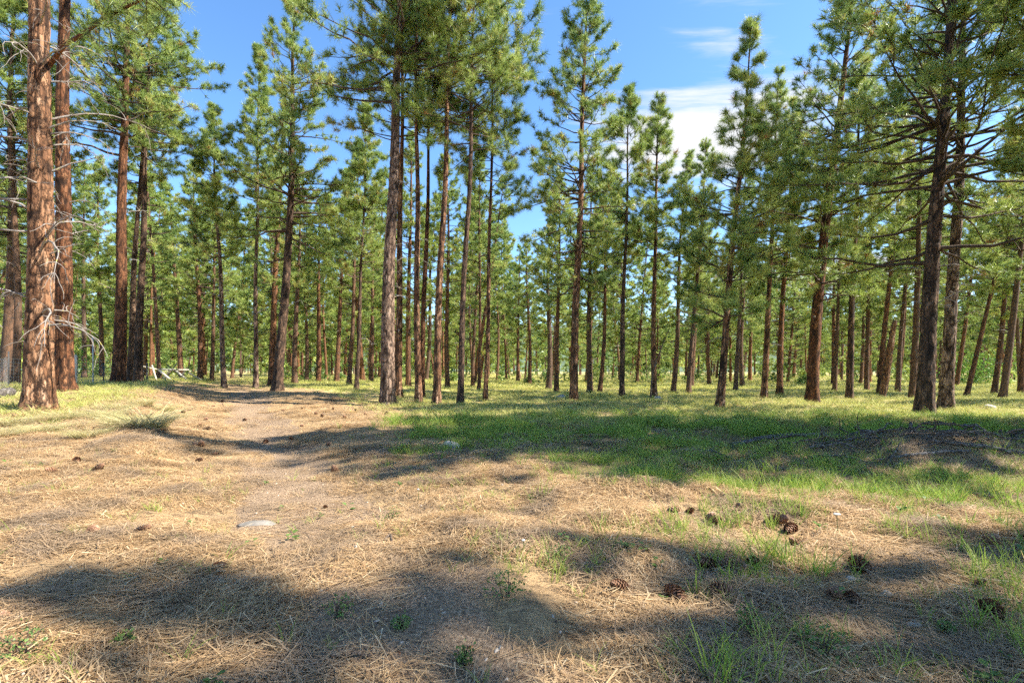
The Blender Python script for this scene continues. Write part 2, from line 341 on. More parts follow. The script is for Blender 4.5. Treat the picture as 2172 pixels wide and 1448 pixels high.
def ground_mat():
    m, t, n, l = mat_new('forest_floor')
    tcx = n('ShaderNodeNewGeometry'); pos = tcx.outputs['Position']
    def noise(s, d=6, r=0.6):
        z = n('ShaderNodeTexNoise'); z.inputs['Scale'].default_value = s; z.inputs['Detail'].default_value = d; z.inputs['Roughness'].default_value = r; l(pos, z.inputs['Vector']); return z.outputs[0]
    def at(k):
        a = n('ShaderNodeAttribute'); a.attribute_name = k; return a.outputs['Fac']
    fine, midn, big = noise(42, 4, 0.7), noise(7, 3), noise(0.8, 2)
    # criss-cross needle streaks
    st = None
    for ang in (15, 75, 130):
        mp = n('ShaderNodeMapping'); l(pos, mp.inputs[0]); mp.inputs['Rotation'].default_value = (0, 0, R(ang)); mp.inputs['Scale'].default_value = (9, 130, 9)
        z = n('ShaderNodeTexNoise'); z.inputs['Scale'].default_value = 1.0; z.inputs['Detail'].default_value = 1; l(mp.outputs[0], z.inputs['Vector'])
        if st is None: st = z.outputs[0]
        else:
            q = n('ShaderNodeMath'); q.operation = 'MAXIMUM'; l(st, q.inputs[0]); l(z.outputs[0], q.inputs[1]); st = q.outputs[0]
    straw = ramp(n, [(0.42, (0.13, 0.08, 0.045)), (0.56, (0.42, 0.265, 0.12)), (0.75, (0.64, 0.44, 0.22))]); l(st, straw.inputs[0])
    strawb = mixrgb(n, l, big, straw.outputs[0], (0.36, 0.25, 0.145))
    dk = n('ShaderNodeMapRange'); l(midn, dk.inputs[0]); dk.inputs[1].default_value = 0.5; dk.inputs[2].default_value = 0.66; dk.inputs[4].default_value = 0.75
    strawb = mixrgb(n, l, dk.outputs[0], strawb, (0.10, 0.07, 0.045))
    soil = ramp(n, [(0.36, (0.06, 0.042, 0.028)), (0.48, (0.26, 0.178, 0.108)), (0.66, (0.52, 0.385, 0.25))]); l(fine, soil.inputs[0])
    soil2 = mixrgb(n, l, 0.35, soil.outputs[0], (0.30, 0.21, 0.14))
    duff = ramp(n, [(0.35, (0.08, 0.06, 0.035)), (0.55, (0.26, 0.20, 0.09)), (0.7, (0.46, 0.34, 0.16))]); l(fine, duff.inputs[0])
    mead = ramp(n, [(0.3, (0.24, 0.24, 0.08)), (0.5, (0.50, 0.42, 0.17)), (0.7, (0.64, 0.49, 0.25))]); l(midn, mead.inputs[0])
    # soil edge broken by noise
    def edge(a, nz, lo, hi):
        s = n('ShaderNodeMath'); s.operation = 'ADD'; l(a, s.inputs[0]); l(nz, s.inputs[1])
        e = n('ShaderNodeMapRange'); e.interpolation_type = 'SMOOTHSTEP'; l(s.outputs[0], e.inputs[0]); e.inputs[1].default_value = lo; e.inputs[2].default_value = hi; return e.outputs[0]
    c = mixrgb(n, l, edge(at('soil'), midn, 0.8, 1.15), strawb, soil2)
    c = mixrgb(n, l, edge(at('green'), midn, 0.75, 1.3), c, duff.outputs[0])
    c = mixrgb(n, l, edge(at('meadow'), midn, 0.7, 1.15), c, mead.outputs[0])
    p = n('ShaderNodeBsdfPrincipled'); l(c, p.inputs['Base Color']); p.inputs['Roughness'].default_value = 0.95; p.inputs['Specular IOR Level'].default_value = 0.1
    hh = n('ShaderNodeMath'); hh.operation = 'MULTIPLY_ADD'; l(st, hh.inputs[0]); hh.inputs[1].default_value = 0.6; l(fine, hh.inputs[2])
    b = n('ShaderNodeBump'); b.inputs['Strength'].default_value = 1.0; b.inputs['Distance'].default_value = 0.03; l(hh.outputs[0], b.inputs['Height']); l(b.outputs[0], p.inputs['Normal'])
    o = n('ShaderNodeOutputMaterial'); l(p.outputs[0], o.inputs[0])
    return m
M_GROUND = ground_mat()

# ------------------------------------------------------------------ ground and path
def spread(lo, hi, step, growth, reach):
    out = list(np.arange(lo, hi + 1e-6, step))
    s = step; a = hi
    while a < reach[1]: s *= growth; a += s; out.append(a)
    s = step; a = lo
    while a > reach[0]: s *= growth; a -= s; out.insert(0, a)
    return np.array(out)
gx = spread(-8.5, 9.5, 0.085, 1.13, (-1500, 1500)); gy = spread(1.4, 11.5, 0.08, 1.09, (-200, 1800))
X, Y = np.meshgrid(gx, gy, indexing='ij')
def sheet(name, X, Y, dz):
    nx, ny = X.shape
    x, y = X.ravel(), Y.ravel()
    V = np.stack([x, y, ground_z(x, y) + dz], -1)
    i = np.arange(nx * ny).reshape(nx, ny)
    Q = np.stack([i[:-1, :-1], i[1:, :-1], i[1:, 1:], i[:-1, 1:]], -1).reshape(-1, 4)
    me = mk_mesh(name, V, [Q], M_GROUND, {'soil': soil_mask(x, y), 'green': green_mask(x, y), 'meadow': meadow_mask(x, y)}, smooth=True)
    return tag(link(name, me), kind='structure')
o = sheet('ground', X, Y, 0.0); o['label'] = 'forest floor of dry pine straw, bare soil and patchy grass'
py_ = np.concatenate([np.arange(1.5, 12, 0.09), np.arange(12, 34, 0.25)])
tw = np.linspace(-1, 1, 19)
PYg, TW = np.meshgrid(py_, tw, indexing='ij')
halfw = 1.05 + 0.18 * fbm2(PYg * 0.9 + 40, TW * 0 + 3, 3)
PXg = path_x(PYg) + TW * halfw + 0.12 * fbm2(PYg * 2.1, TW * 3 + 9, 2)
o = sheet('path', PXg.T, PYg.T, 0.006); o['label'] = 'bare earthen track leading away between the pines'

# ------------------------------------------------------------------ pine builder
def make_needles(Ctr, Dir, size, tint, K, width, r):
    n = len(Ctr)
    v = nrm(nrm(r.normal(size=(n, K, 3))) * 1.0 + Dir[:, None, :] * 0.62 + np.array([0, 0, 0.10]))
    ln = size[:, None] * r.uniform(0.7, 1.1, (n, K))
    base = Ctr[:, None, :] + Dir[:, None, :] * (r.uniform(-0.45, 0.1, (n, K)) * size[:, None])[..., None]
    side = nrm(np.cross(v, r.normal(size=(n, K, 3)))) * (width / 2)
    tip = base + v * ln[..., None]
    V = np.stack([base - side, base + side, tip], 2).reshape(-1, 3)
    Fc = np.arange(n * K * 3).reshape(-1, 3)
    t = np.repeat(np.clip(tint[:, None] + r.normal(0, 0.07, (n, K)), 0, 1), 3)
    return V, Fc, t

def trunk_mesh(name, path_f, Ht, r0, sides, step, mat, rel, r, zfork=None):
    zs_ = min(Ht * 0.6, 11.0); z = np.concatenate([np.arange(-0.25, zs_, step), np.arange(zs_, Ht, step * 4), [Ht]])
    P = path_f(z)
    rad = trunk_r(z, Ht, r0)
    th = np.arange(sides) / sides * 2 * math.pi
    c, s = np.cos(th), np.sin(th)
    A = np.array([[1.0, 0, 0]]); B = np.array([[0, 1.0, 0]])
    so = r.uniform(0, 40)
    zz_, cc = np.meshgrid(z, c, indexing='ij'); _, sn = np.meshgrid(z, s, indexing='ij')
    rr = rad[:, None] * np.ones_like(cc)
    lobes = 1 + (0.16 * np.exp(-np.maximum(zz_, 0) / 0.5)) * np.cos(th * 5 + so)[None, :] * 1.0 + 0.03 * vn3(cc * 1.5 + so, sn * 1.5, zz_ * 0.8)
    if rel > 0:
        k = 1.0 / 0.11
        g1 = np.abs(vn3(cc * rad[:, None] * k + so, sn * rad[:, None] * k + 7, zz_ * 3.1)); g2 = np.abs(vn3(cc * rad[:, None] * k * 2.1, sn * rad[:, None] * k * 2.1 + so, zz_ * 8))
        rr = rr + 1.5 * rel * (np.minimum(g1 * 3.2, 1) - 0.6) + rel * 0.4 * (np.minimum(g2 * 3, 1) - 0.5)
        grv = np.clip(1.25 * (1 - np.minimum(g1 * 3.4, 1)), 0, 1)
    else: grv = np.zeros_like(rr)
    rr = rr * lobes
    V = P[:, None, :] + rr[..., None] * (cc[..., None] * A + sn[..., None] * B)
    V = V.reshape(-1, 3); S = len(z)
    i = np.arange(S - 1)[:, None] * sides; kk = np.arange(sides)[None, :]; k2 = (kk + 1) % sides
    Q = np.stack([i + kk, i + k2, i + sides + k2, i + sides + kk], -1).reshape(-1, 4)
    return mk_mesh(name, V, [Q], mat, {'groove': grv.ravel()}, smooth=True)
def trunk_r(z, Ht, r0):
    t = np.clip(np.asarray(z, float) / Ht, 0, 1)
    return r0 * (0.04 + 0.96 * (1 - t) ** 0.8) * (1 + 0.34 * np.exp(-np.maximum(z, 0) / 0.38))

def crown_data(path_f, Ht, z0, Rm, r0, r, spacing=0.42, per=3.4, tuft=0.31, twigd=4.4, dens=1.0, bias=(0, 0), sparse_low=0.5, droop=0.0, brown=0.02, up=0.0, taper=0.85):
    """limbs, twigs and needle tufts of a pine crown (arrays)"""
    nb = max(8, int((Ht - z0) / spacing * per))
    t = np.sort(r.uniform(0, 1, nb)) ** 0.9
    t = np.clip(np.round(t * (Ht - z0) / spacing) * spacing / (Ht - z0) + r.normal(0, 0.006, nb), 0, 0.985)   # whorls
    z = z0 + t * (Ht - z0)
    az = r.uniform(0, 2 * math.pi, nb)
    prof = 1.35 * np.minimum(1, 0.6 + 1.6 * t) * (1 - t) ** taper + 0.06
    L = Rm * prof * r.uniform(0.55, 1.12, nb) * (1 + bias[0] * np.cos(az) + bias[1] * np.sin(az))
    keep = r.uniform(0, 1, nb) < (sparse_low + (1 - sparse_low) * ss(0, 0.3, t))
    z, az, L, t = z[keep], az[keep], np.maximum(L[keep], 0.25), t[keep]
    nb = len(z)
    el0 = np.radians(-8 + 48 * t + up - droop * (1 - t) + r.normal(0, 11, nb))
    bend = np.radians(r.normal(18, 14, nb))
    S = 7; s = np.linspace(0, 1, S)
    P0 = path_f(z)
    daz = r.normal(0, 0.22, nb)
    pts = np.zeros((nb, S, 3)); pts[:, 0] = P0
    for k in range(1, S):
        el = el0 + bend * (s[k] ** 1.5) + r.normal(0, 0.13, nb); a = az + daz * s[k] * 2 + r.normal(0, 0.13, nb)
        pts[:, k] = pts[:, k - 1] + (L / (S - 1))[:, None] * np.stack([np.cos(el) * np.cos(a), np.cos(el) * np.sin(a), np.sin(el)], -1)
    br = np.clip(0.011 + 0.0155 * L, 0.012, 0.4 * trunk_r(z, Ht, r0))
    rad = br[:, None] * (1 - 0.86 * s[None, :] ** 0.8)
    # twigs
    ntw = np.maximum(3, (L * twigd * dens).astype(int) + 2)
    bi = np.repeat(np.arange(nb), ntw); q = len(bi)
    start = np.clip(0.42 - 0.28 * t, 0.1, 0.5)[bi]
    u = start + (1 - start) * r.uniform(0, 1, q) ** 0.75
    f = u * (S - 1); i0 = np.minimum(f.astype(int), S - 2); fr = (f - i0)[:, None]
    base = pts[bi, i0] * (1 - fr) + pts[bi, i0 + 1] * fr
    T = nrm(pts[bi, i0 + 1] - pts[bi, i0])
    lat = nrm(np.cross(T, np.array([0, 0, 1.0]))) * r.choice([-1, 1], q)[:, None]
    d = nrm(T * r.uniform(0.5, 1.0, q)[:, None] + lat * r.uniform(0.2, 1.0, q)[:, None] + np.array([0, 0, 1.0]) * r.normal(0.25, 0.35, q)[:, None])
    tl = r.uniform(0.15, 0.62, q) * np.clip(0.45 + L[bi] * 0.25, 0.4, 1.25) * (1.1 - 0.45 * u)
    tip = base + d * tl[:, None] + np.array([0, 0, 1.0]) * (tl * 0.15)[:, None]
    midp = (base + tip) / 2 + np.array([0, 0, -0.04]) * tl[:, None]
    TW = np.stack([base, tip], 1); TR = np.stack([np.full(q, 0.011), np.full(q, 0.005)], 1)
    # tufts at every twig tip, some half way, and on each branch tip and the leader
    c1, d1 = tip, nrm(tip - midp)
    h = r.uniform(0, 1, q) < 0.3 * dens
    c2, d2 = midp[h] * 0.4 + tip[h] * 0.6, nrm(d[h] + r.normal(0, 0.5, (h.sum(), 3)))
    c3, d3 = pts[:, -1], nrm(pts[:, -1] - pts[:, -2])
    zt = np.linspace(Ht - 0.7, Ht, 5); c4 = path_f(zt); d4 = np.tile([0, 0, 1.0], (5, 1))
    Ct = np.concatenate([c1, c2, c3, c4]); Dt = np.concatenate([d1, d2, d3, d4])
    clump = np.concatenate([bi, bi[h], np.arange(nb), np.zeros(5, int)])
    bt = r.normal(0, 0.12, nb)
    tint = 0.50 + bt[clump] + r.normal(0, 0.15, len(Ct))
    tint = np.clip(tint, 0, 0.85)
    bw = r.uniform(0, 1, len(Ct)) < brown; tint[bw] = 0.97
    sz = tuft * r.uniform(0.75, 1.2, len(Ct))
    return dict(limbs=pts, limb_r=rad, L=L, twigs=TW, twig_r=TR, C=Ct, D=Dt, tint=tint, sz=sz)

def crown_mesh(name, cd, K, width, mat, r):
    V, Fc, t = make_needles(cd['C'], cd['D'], cd['sz'], cd['tint'], K, width, r)
    return mk_mesh(name, V, [Fc], mat, {'tint': t})
def wood_mesh(name, P, Rr, sides, mat):
    V, Q = tubes(P, Rr, sides)
    return mk_mesh(name, V, [Q], mat, smooth=True)
def branches_mesh(name, cd, idx, mat, sides=4, twigs=True):
    pick = slice(None, None, 2)
    V1, Q1 = tubes(cd['limbs'][idx], cd['limb_r'][idx], sides)
    if not twigs: return mk_mesh(name, V1, [Q1], mat, smooth=True)
    V2, Q2 = tubes(cd['twigs'][pick], cd['twig_r'][pick], 3)
    return mk_mesh(name, np.concatenate([V1, V2]), [np.concatenate([Q1, Q2 + len(V1)])], mat, smooth=True)

def dead_branch_arrays(path_f, z, az, L, r, r0, droop=0.5, twigs=5, Ht=20):
    """one bare grey branch: a drooping arc with curled side twigs"""
    S = 9; s = np.linspace(0, 1, S)
    el = math.radians(r.uniform(5, 45)); p = path_f(np.array([z]))[0] + 0.6 * trunk_r(z, Ht, r0) * np.array([math.cos(az), math.sin(az), 0])
    pts = [p]; a = az
    for k in range(1, S):
        e = el - droop * s[k] * 1.6 + r.normal(0, 0.12); a += r.normal(0, 0.12)
        p = p + L / (S - 1) * np.array([math.cos(e) * math.cos(a), math.cos(e) * math.sin(a), math.sin(e)]); pts.append(p)
    pts = np.array(pts)
    out = [(pts, 0.024 * min(1.3, 0.5 + L * 0.4) * (1 - 0.82 * s))]
    for q in range(twigs):
        i = r.integers(2, S - 1); b = pts[i]; T = nrm(pts[i] - pts[i - 1]); ln = L * r.uniform(0.15, 0.45)
        d = nrm(T * 0.6 + r.normal(0, 0.7, 3)); pp = [b]; c = b
        for k in range(5):
            d = nrm(d + r.normal(0, 0.22, 3) + np.array([0, 0, -0.16])); c = c + d * ln / 5; pp.append(c)
        out.append((np.array(pp), 0.0095 * np.linspace(1, 0.4, 6)))
    return out
def multi_tube_mesh(name, items, sides, mat):
    Vs, Qs, k = [], [], 0
    for P, r_ in items:
        V, Q = tubes(P[None], np.asarray(r_)[None], sides); Vs.append(V); Qs.append(Q + k); k += len(V)
    return mk_mesh(name, np.concatenate(Vs), [np.concatenate(Qs)], mat, smooth=True)

# ------------------------------------------------------------------ the trees one can point at
# base px, base row, trunk width px, guide points (px,row), row of lowest live crown, half width of crown px, height m, bark, options, label
HERO = [
 (85, 885, 50, [(88, 500), (97, 0)], -90, 250, 24, 'orange', dict(dead=34, deadL=1.7, lo=2.0, hi=9.6, depth=13.0, relief=0.02), 'thick orange-barked pine nearest the camera, bristling with bare grey branches'),
 (137, 825, 33, [(137, 400), (143, 0)], -40, 240, 25, 'red', dict(dead=16, deadL=1.2, lo=3.5, hi=13, depth=18.5, relief=0.018), 'red-brown pine trunk just behind the thick branchy pine, beside the pale fence post'),
 (253, 820, 25, [(257, 400), (266, 90)], 330, 165, 24, 'red', dict(dead=4, deadL=1.0, lo=4, hi=9, depth=25.5), 'tall pine beside the wire mesh fence, first of the close-set pair'),
 (293, 816, 16, [(300, 500), (306, 280)], 330, 120, 21, 'dark', dict(dead=5, deadL=0.9, lo=4, hi=9, depth=27.5), 'slimmer dark pine, second of the close-set pair by the fence'),
 (275, 813, 14, [(283, 600), (300, 300)], 420, 90, 19, 'dark', dict(depth=29.5), 'dark trunk half hidden between the close-set pair by the fence'),
 (475, 815, 11, [(466, 560), (455, 370)], 560, 62, 17.2, 'grey', dict(depth=31.0, dead=10, deadL=0.9, lo=1.0, hi=6), 'slender grey pine at the far end of the earthen track'),
 (541, 818, 10, [(543, 500), (546, 90)], 520, 66, 21.0, 'grey', dict(depth=31.5, sparse=0.35, dead=5, deadL=0.8, lo=2, hi=7), 'straight slim grey pine with an open pointed crown, right of the track'),
 (590, 824, 21, [(617, 450), (622, 100)], 560, 112, 22.3, 'dark', dict(depth=28.0, sparse=0.35, per=2.8), 'dark pine curving upward from a leaning foot at the edge of the track'),
 (757, 822, 9, [(762, 600), (768, 470)], 590, 80, 17.0, 'dark', dict(depth=30.0), 'thin dark straight pine left of the big central trunk'),
 (820, 848, 31, [(828, 500), (848, 0)], 215, 215, 22.5, 'grey', dict(dead=7, deadL=0.8, lo=3, hi=10, relief=0.016, depth=21.0, taper=0.6), 'stout pale-barked pine, thickest of the central cluster'),
 (846, 833, 16, [(846, 600), (852, 300)], 330, 130, 20.5, 'orange', dict(depth=24.5, dead=6, deadL=0.8, lo=3, hi=9), 'pine standing close behind the stout central trunk'),
 (886, 843, 15, [(885, 500), (884, 250)], 250, 135, 20, 'orange', dict(depth=22.5, dead=5, deadL=0.6, lo=3, hi=9), 'straight slim pine, next right of the stout central trunk'),
 (893, 830, 12, [(903, 600), (913, 250)], 240, 120, 20.5, 'red', dict(depth=25.5), 'red-brown pine leaning to the right, behind the central cluster'),
 (925, 843, 17, [(935, 550), (948, 250)], 250, 165, 21, 'orange', dict(depth=22.0, dead=3, deadL=0.6, lo=3, hi=9, taper=0.65), 'smooth orange pine tilted slightly right within the central cluster'),
 (975, 847, 14, [(988, 550), (999, 330)], 330, 140, 20, 'dark', dict(depth=21.5, taper=0.65), 'dark tilted pine at the right of the central cluster'),
 (1031, 838, 10, [(1036, 600), (1041, 450)], 440, 85, 19.0, 'orange', dict(depth=24.0), 'thin pine on the right edge of the central cluster, against the sky gap'),
 (1215, 853, 18, [(1230, 450), (1243, 0)], 610, 118, 20.2, 'orange', dict(depth=24.0, per=3.6), 'tall pine with a full tapering crown, right of the open strip of sky'),
 (1318, 840, 11, [(1324, 600), (1331, 400)], 560, 86, 16.2, 'dark', dict(depth=27.0), 'dark thin pine standing between the full-crowned pine and the small pointed one'),
 (1386, 838, 12, [(1388, 560), (1395, 250)], 560, 68, 16.3, 'orange', dict(depth=28.0), 'pine with a small pointed crown below the white cloud'),
 (1527, 870, 17, [(1547, 600), (1562, 430), (1572, 330), (1591, 80)], 700, 118, 14.5, 'orange', dict(depth=19.5, per=3.3, taper=1.0), 'crook-topped pine with foliage hanging low on the trunk, in front of the right-hand stand'),
 (1620, 843, 13, [(1630, 650), (1650, 150)], 640, 92, 16.8, 'orange', dict(depth=26.5), 'orange pine close behind the crook-topped one'),
 (1722, 851, 25, [(1746, 500), (1775, 300), (1806, 0)], 640, 135, 20.5, 'red', dict(depth=23.0, per=3.0), 'sturdy red-orange pine with long open limbs against the sky'),
 (1800, 847, 14, [(1806, 600), (1812, 400)], 560, 100, 16.5, 'dark', dict(depth=25.0), 'dark pine right of the sturdy red-orange one'),
 (1961, 883, 33, [(1972, 600), (1988, 350), (2014, 0)], 560, 265, 19.0, 'dark', dict(depth=16.8, per=3.2, spacing=0.5, relief=0.018, dead=8, deadL=0.9, lo=3, hi=7, taper=0.7), 'deep-furrowed dark pine, nearest on the right side of the clearing'),
 (2006, 874, 25, [(2020, 600), (2032, 430)], 470, 180, 19.5, 'grey', dict(depth=18.8, relief=0.016, dead=8, deadL=0.9, lo=3, hi=9), 'grey-barked pine just behind the deep-furrowed dark one'),
]
def hero(spec, seed):
    bx, by, wpx, guide, crow, half, Ht, bark, op, label = spec
    r = np.random.default_rng(seed)
    d = op['depth']; x = (bx - CX) / F * d; y = d
    zb = gz(x, y)
    r0 = wpx / 2 / F * d * 0.97
    gp = [(0.0, 0.0)]
    for gx_, gy_ in guide: gp.append((CAM_Z + (HY - gy_) / F * d - zb, (gx_ - bx) / F * d))
    gz_ = np.array([g[0] for g in gp]); go = np.array([g[1] for g in gp])
    if gz_[-1] < Ht:
        sl = (go[-1] - go[0]) / max(gz_[-1], 1); gz_ = np.append(gz_, Ht); go = np.append(go, go[-1] + sl * 0.5 * (Ht - gz_[-2]))
    ly = r.normal(0, 0.012); wob = r.uniform(0, 9)
    zf = np.linspace(-0.5, Ht + 0.5, 80); of = np.interp(zf, gz_, go)
    ker = np.ones(9) / 9; of = np.convolve(np.pad(of, 4, mode='edge'), ker, 'valid')
    of = of - np.interp(0, zf, of)
    def pf(z):
        z = np.asarray(z, float)
        return np.stack([np.interp(z, zf, of) + 0.03 * np.sin(z * 0.7 + wob), ly * z + 0.03 * np.sin(z * 0.55 + wob * 2), z], -1)
    z0 = max(2.0, CAM_Z + (HY - crow) / F * d - zb)
    Rm = 1.1 * half / F * d
    cd = crown_data(pf, Ht, z0, Rm, r0, r, per=op.get('per', 3.3) * 1.45, spacing=op.get('spacing', 0.45), sparse_low=op.get('sparse', 0.55), taper=op.get('taper', 0.8), dens=op.get('dens', 1.0), brown=op.get('brown', 0.02))
    e = tag(link('pine_tree', None, loc=(x, y, zb)), label, 'pine tree', 'pines around the clearing')
    near = d < 22
    link('trunk', trunk_mesh('trunk', pf, Ht, r0, 48 if near else 24, 0.06 if near else 0.14, M_BARK[bark], op.get('relief', 0.010), r), e)
    n = len(cd['C'])
    K = int(np.clip(64000 / n, 22, 60)); wd = min(0.024, 0.0145 * (46 / K) ** 0.8 * max(1, d / 24))
    cr = link('crown', crown_mesh('crown', cd, K, wd, M_NEEDLE, r), e)
    big = np.argsort(-cd['limb_r'][:, 0])[:16]
    for b in big: link('limb', wood_mesh('limb', cd['limbs'][b:b + 1], cd['limb_r'][b:b + 1], 6, M_LIMB), e)
    rest = np.setdiff1d(np.arange(len(cd['L'])), big)
    link('twigs', branches_mesh('twigs', cd, rest, M_LIMB), cr)['kind'] = 'stuff'
    for q in range(op.get('dead', 2)):
        z = r.uniform(op.get('lo', 2.5), op.get('hi', min(8.0, z0)))
        L = op.get('deadL', 0.7) * r.uniform(0.45, 1.4)
        az = r.uniform(0, 2 * math.pi)
        link('dead_branch', multi_tube_mesh('dead_branch', dead_branch_arrays(pf, z, az, L, r, r0, r.uniform(0.2, 1.0), int(2 + L * 3), Ht), 5, M_DEADWOOD), e)
    return e, n * K
tris = 0
spots = []
for i, s_ in enumerate(HERO):
    e, k = hero(s_, 100 + i); tris += k; spots.append((e.location.x, e.location.y))
    if i == 0:
        r = np.random.default_rng(77)        # the living limb that sweeps up across the top of the picture
        pts = []
        for (px, py, dd) in ((104, 140, 13.0), (135, 98, 12.7), (180, 70, 12.3), (215, 42, 12.0), (255, 22, 11.8), (310, -5, 11.5), (360, -40, 11.2)):
            pts.append(((px - CX) / F * dd - e.location.x, dd - e.location.y, CAM_Z + (HY - py) / F * dd - e.location.z))
        link('limb', wood_mesh('limb', np.array(pts)[None], np.array([[0.062, 0.05, 0.045, 0.041, 0.036, 0.030, 0.02]]), 9, M_BARK['red']), e)
        LP = np.array(pts); qn = 46; t = r.uniform(2.6, 6, qn); i0 = np.minimum(t.astype(int), 5); f_ = (t - i0)[:, None]
        B0 = LP[i0] * (1 - f_) + LP[i0 + 1] * f_; Dd = nrm(r.normal(size=(qn, 3)) + [0.5, -0.1, 0.1]); B1 = B0 + Dd * r.uniform(0.3, 1.0, qn)[:, None]
        V, Fc, tt = make_needles(np.concatenate([B1, (B0 + B1) / 2]), np.concatenate([Dd, Dd]), np.full(2 * qn, 0.24), np.clip(r.normal(0.42, 0.15, 2 * qn), 0, 0.85), 50, 0.011, r)
        lb = link('foliage', mk_mesh('foliage', V, [Fc], M_NEEDLE, {'tint': tt}), e)
        link('twigs', wood_mesh('twigs', np.stack([B0, B1], 1), np.tile([0.014, 0.006], (qn, 1)), 4, M_LIMB), lb)['kind'] = 'stuff'

# ------------------------------------------------------------------ pattern trees for the stand behind
def variant(seed, Ht, z0, Rm, r0, K, wd, spacing, per, twigd, mat, sides, tuft):
    r = np.random.default_rng(seed)
    wob = r.uniform(0, 9); a = r.normal(0, 0.10); b = r.normal(0, 0.10)
    def pf(z):
        z = np.asarray(z, float)
        return np.stack([a * np.sin(z * 0.33 + wob), b * np.sin(z * 0.28 + wob * 2), z], -1) - np.array([a * math.sin(wob), b * math.sin(wob * 2), 0])
    cd = crown_data(pf, Ht, z0, Rm, r0, r, spacing=spacing, per=per, twigd=twigd, tuft=tuft, sparse_low=0.5, taper=0.75)
    tm = trunk_mesh('trunk', pf, Ht, r0, sides, 0.35, M_BARK['far'], 0.012 if sides > 12 else 0, r)
    cm = crown_mesh('crown', cd, K, wd, mat, r)
    bm_ = branches_mesh('twigs', cd, np.arange(len(cd['L'])), M_LIMB, 3, twigs=sides > 12)
    dm = [multi_tube_mesh('dead_branch', dead_branch_arrays(pf, r.uniform(2, z0 + 1), r.uniform(0, 6.28), r.uniform(0.5, 1.2), r, r0, r.uniform(0.2, 0.9), 2, Ht), 3, M_DEADWOOD) for q in range(6)]
    return dict(trunk=tm, crown=cm, twigs=bm_, dead=dm, H=Ht, r0=r0, R=Rm, n=len(cd['C']) * K)
rv = np.random.default_rng(3)
MIDV = [variant(300 + i, 19, rv.uniform(5.0, 8.5), rv.uniform(2.1, 2.9), 0.21, 22, 0.030, 0.42, 4.2, 4.2, M_NEEDLE_FAR, 16, 0.31) for i in range(7)]
FARV = [variant(400 + i, 19, rv.uniform(2.2, 7.0), rv.uniform(2.6, 3.5), 0.21, 13, 0.070, 0.5, 3.8, 3.3, M_NEEDLE_FAR, 8, 0.40) for i in range(9)]
tris += sum(v['n'] for v in MIDV + FARV)
def place(v, x, y, Ht, r0, rz, lean=(0, 0), label=None, group=None, wide=1.0, dead=True):
    e = link('pine_tree', None, loc=(x, y, gz(x, y) - 0.05))
    s = Ht / v['H']
    e.rotation_euler = (Matrix.Rotation(lean[0], 4, 'Y') @ Matrix.Rotation(lean[1], 4, 'X') @ Matrix.Rotation(rz, 4, 'Z')).to_euler()
    t = link('trunk', v['trunk'], e); t.scale = (r0 / v['r0'], r0 / v['r0'], s)
    c = link('crown', v['crown'], e); c.scale = (wide * s, wide * s, s)
    b = link('twigs', v['twigs'], c); b['kind'] = 'stuff'
    for dm in (v['dead'] if dead else ()): link('dead_branch', dm, e).scale = (s, s, s)
    return tag(e, label, 'pine tree', group)

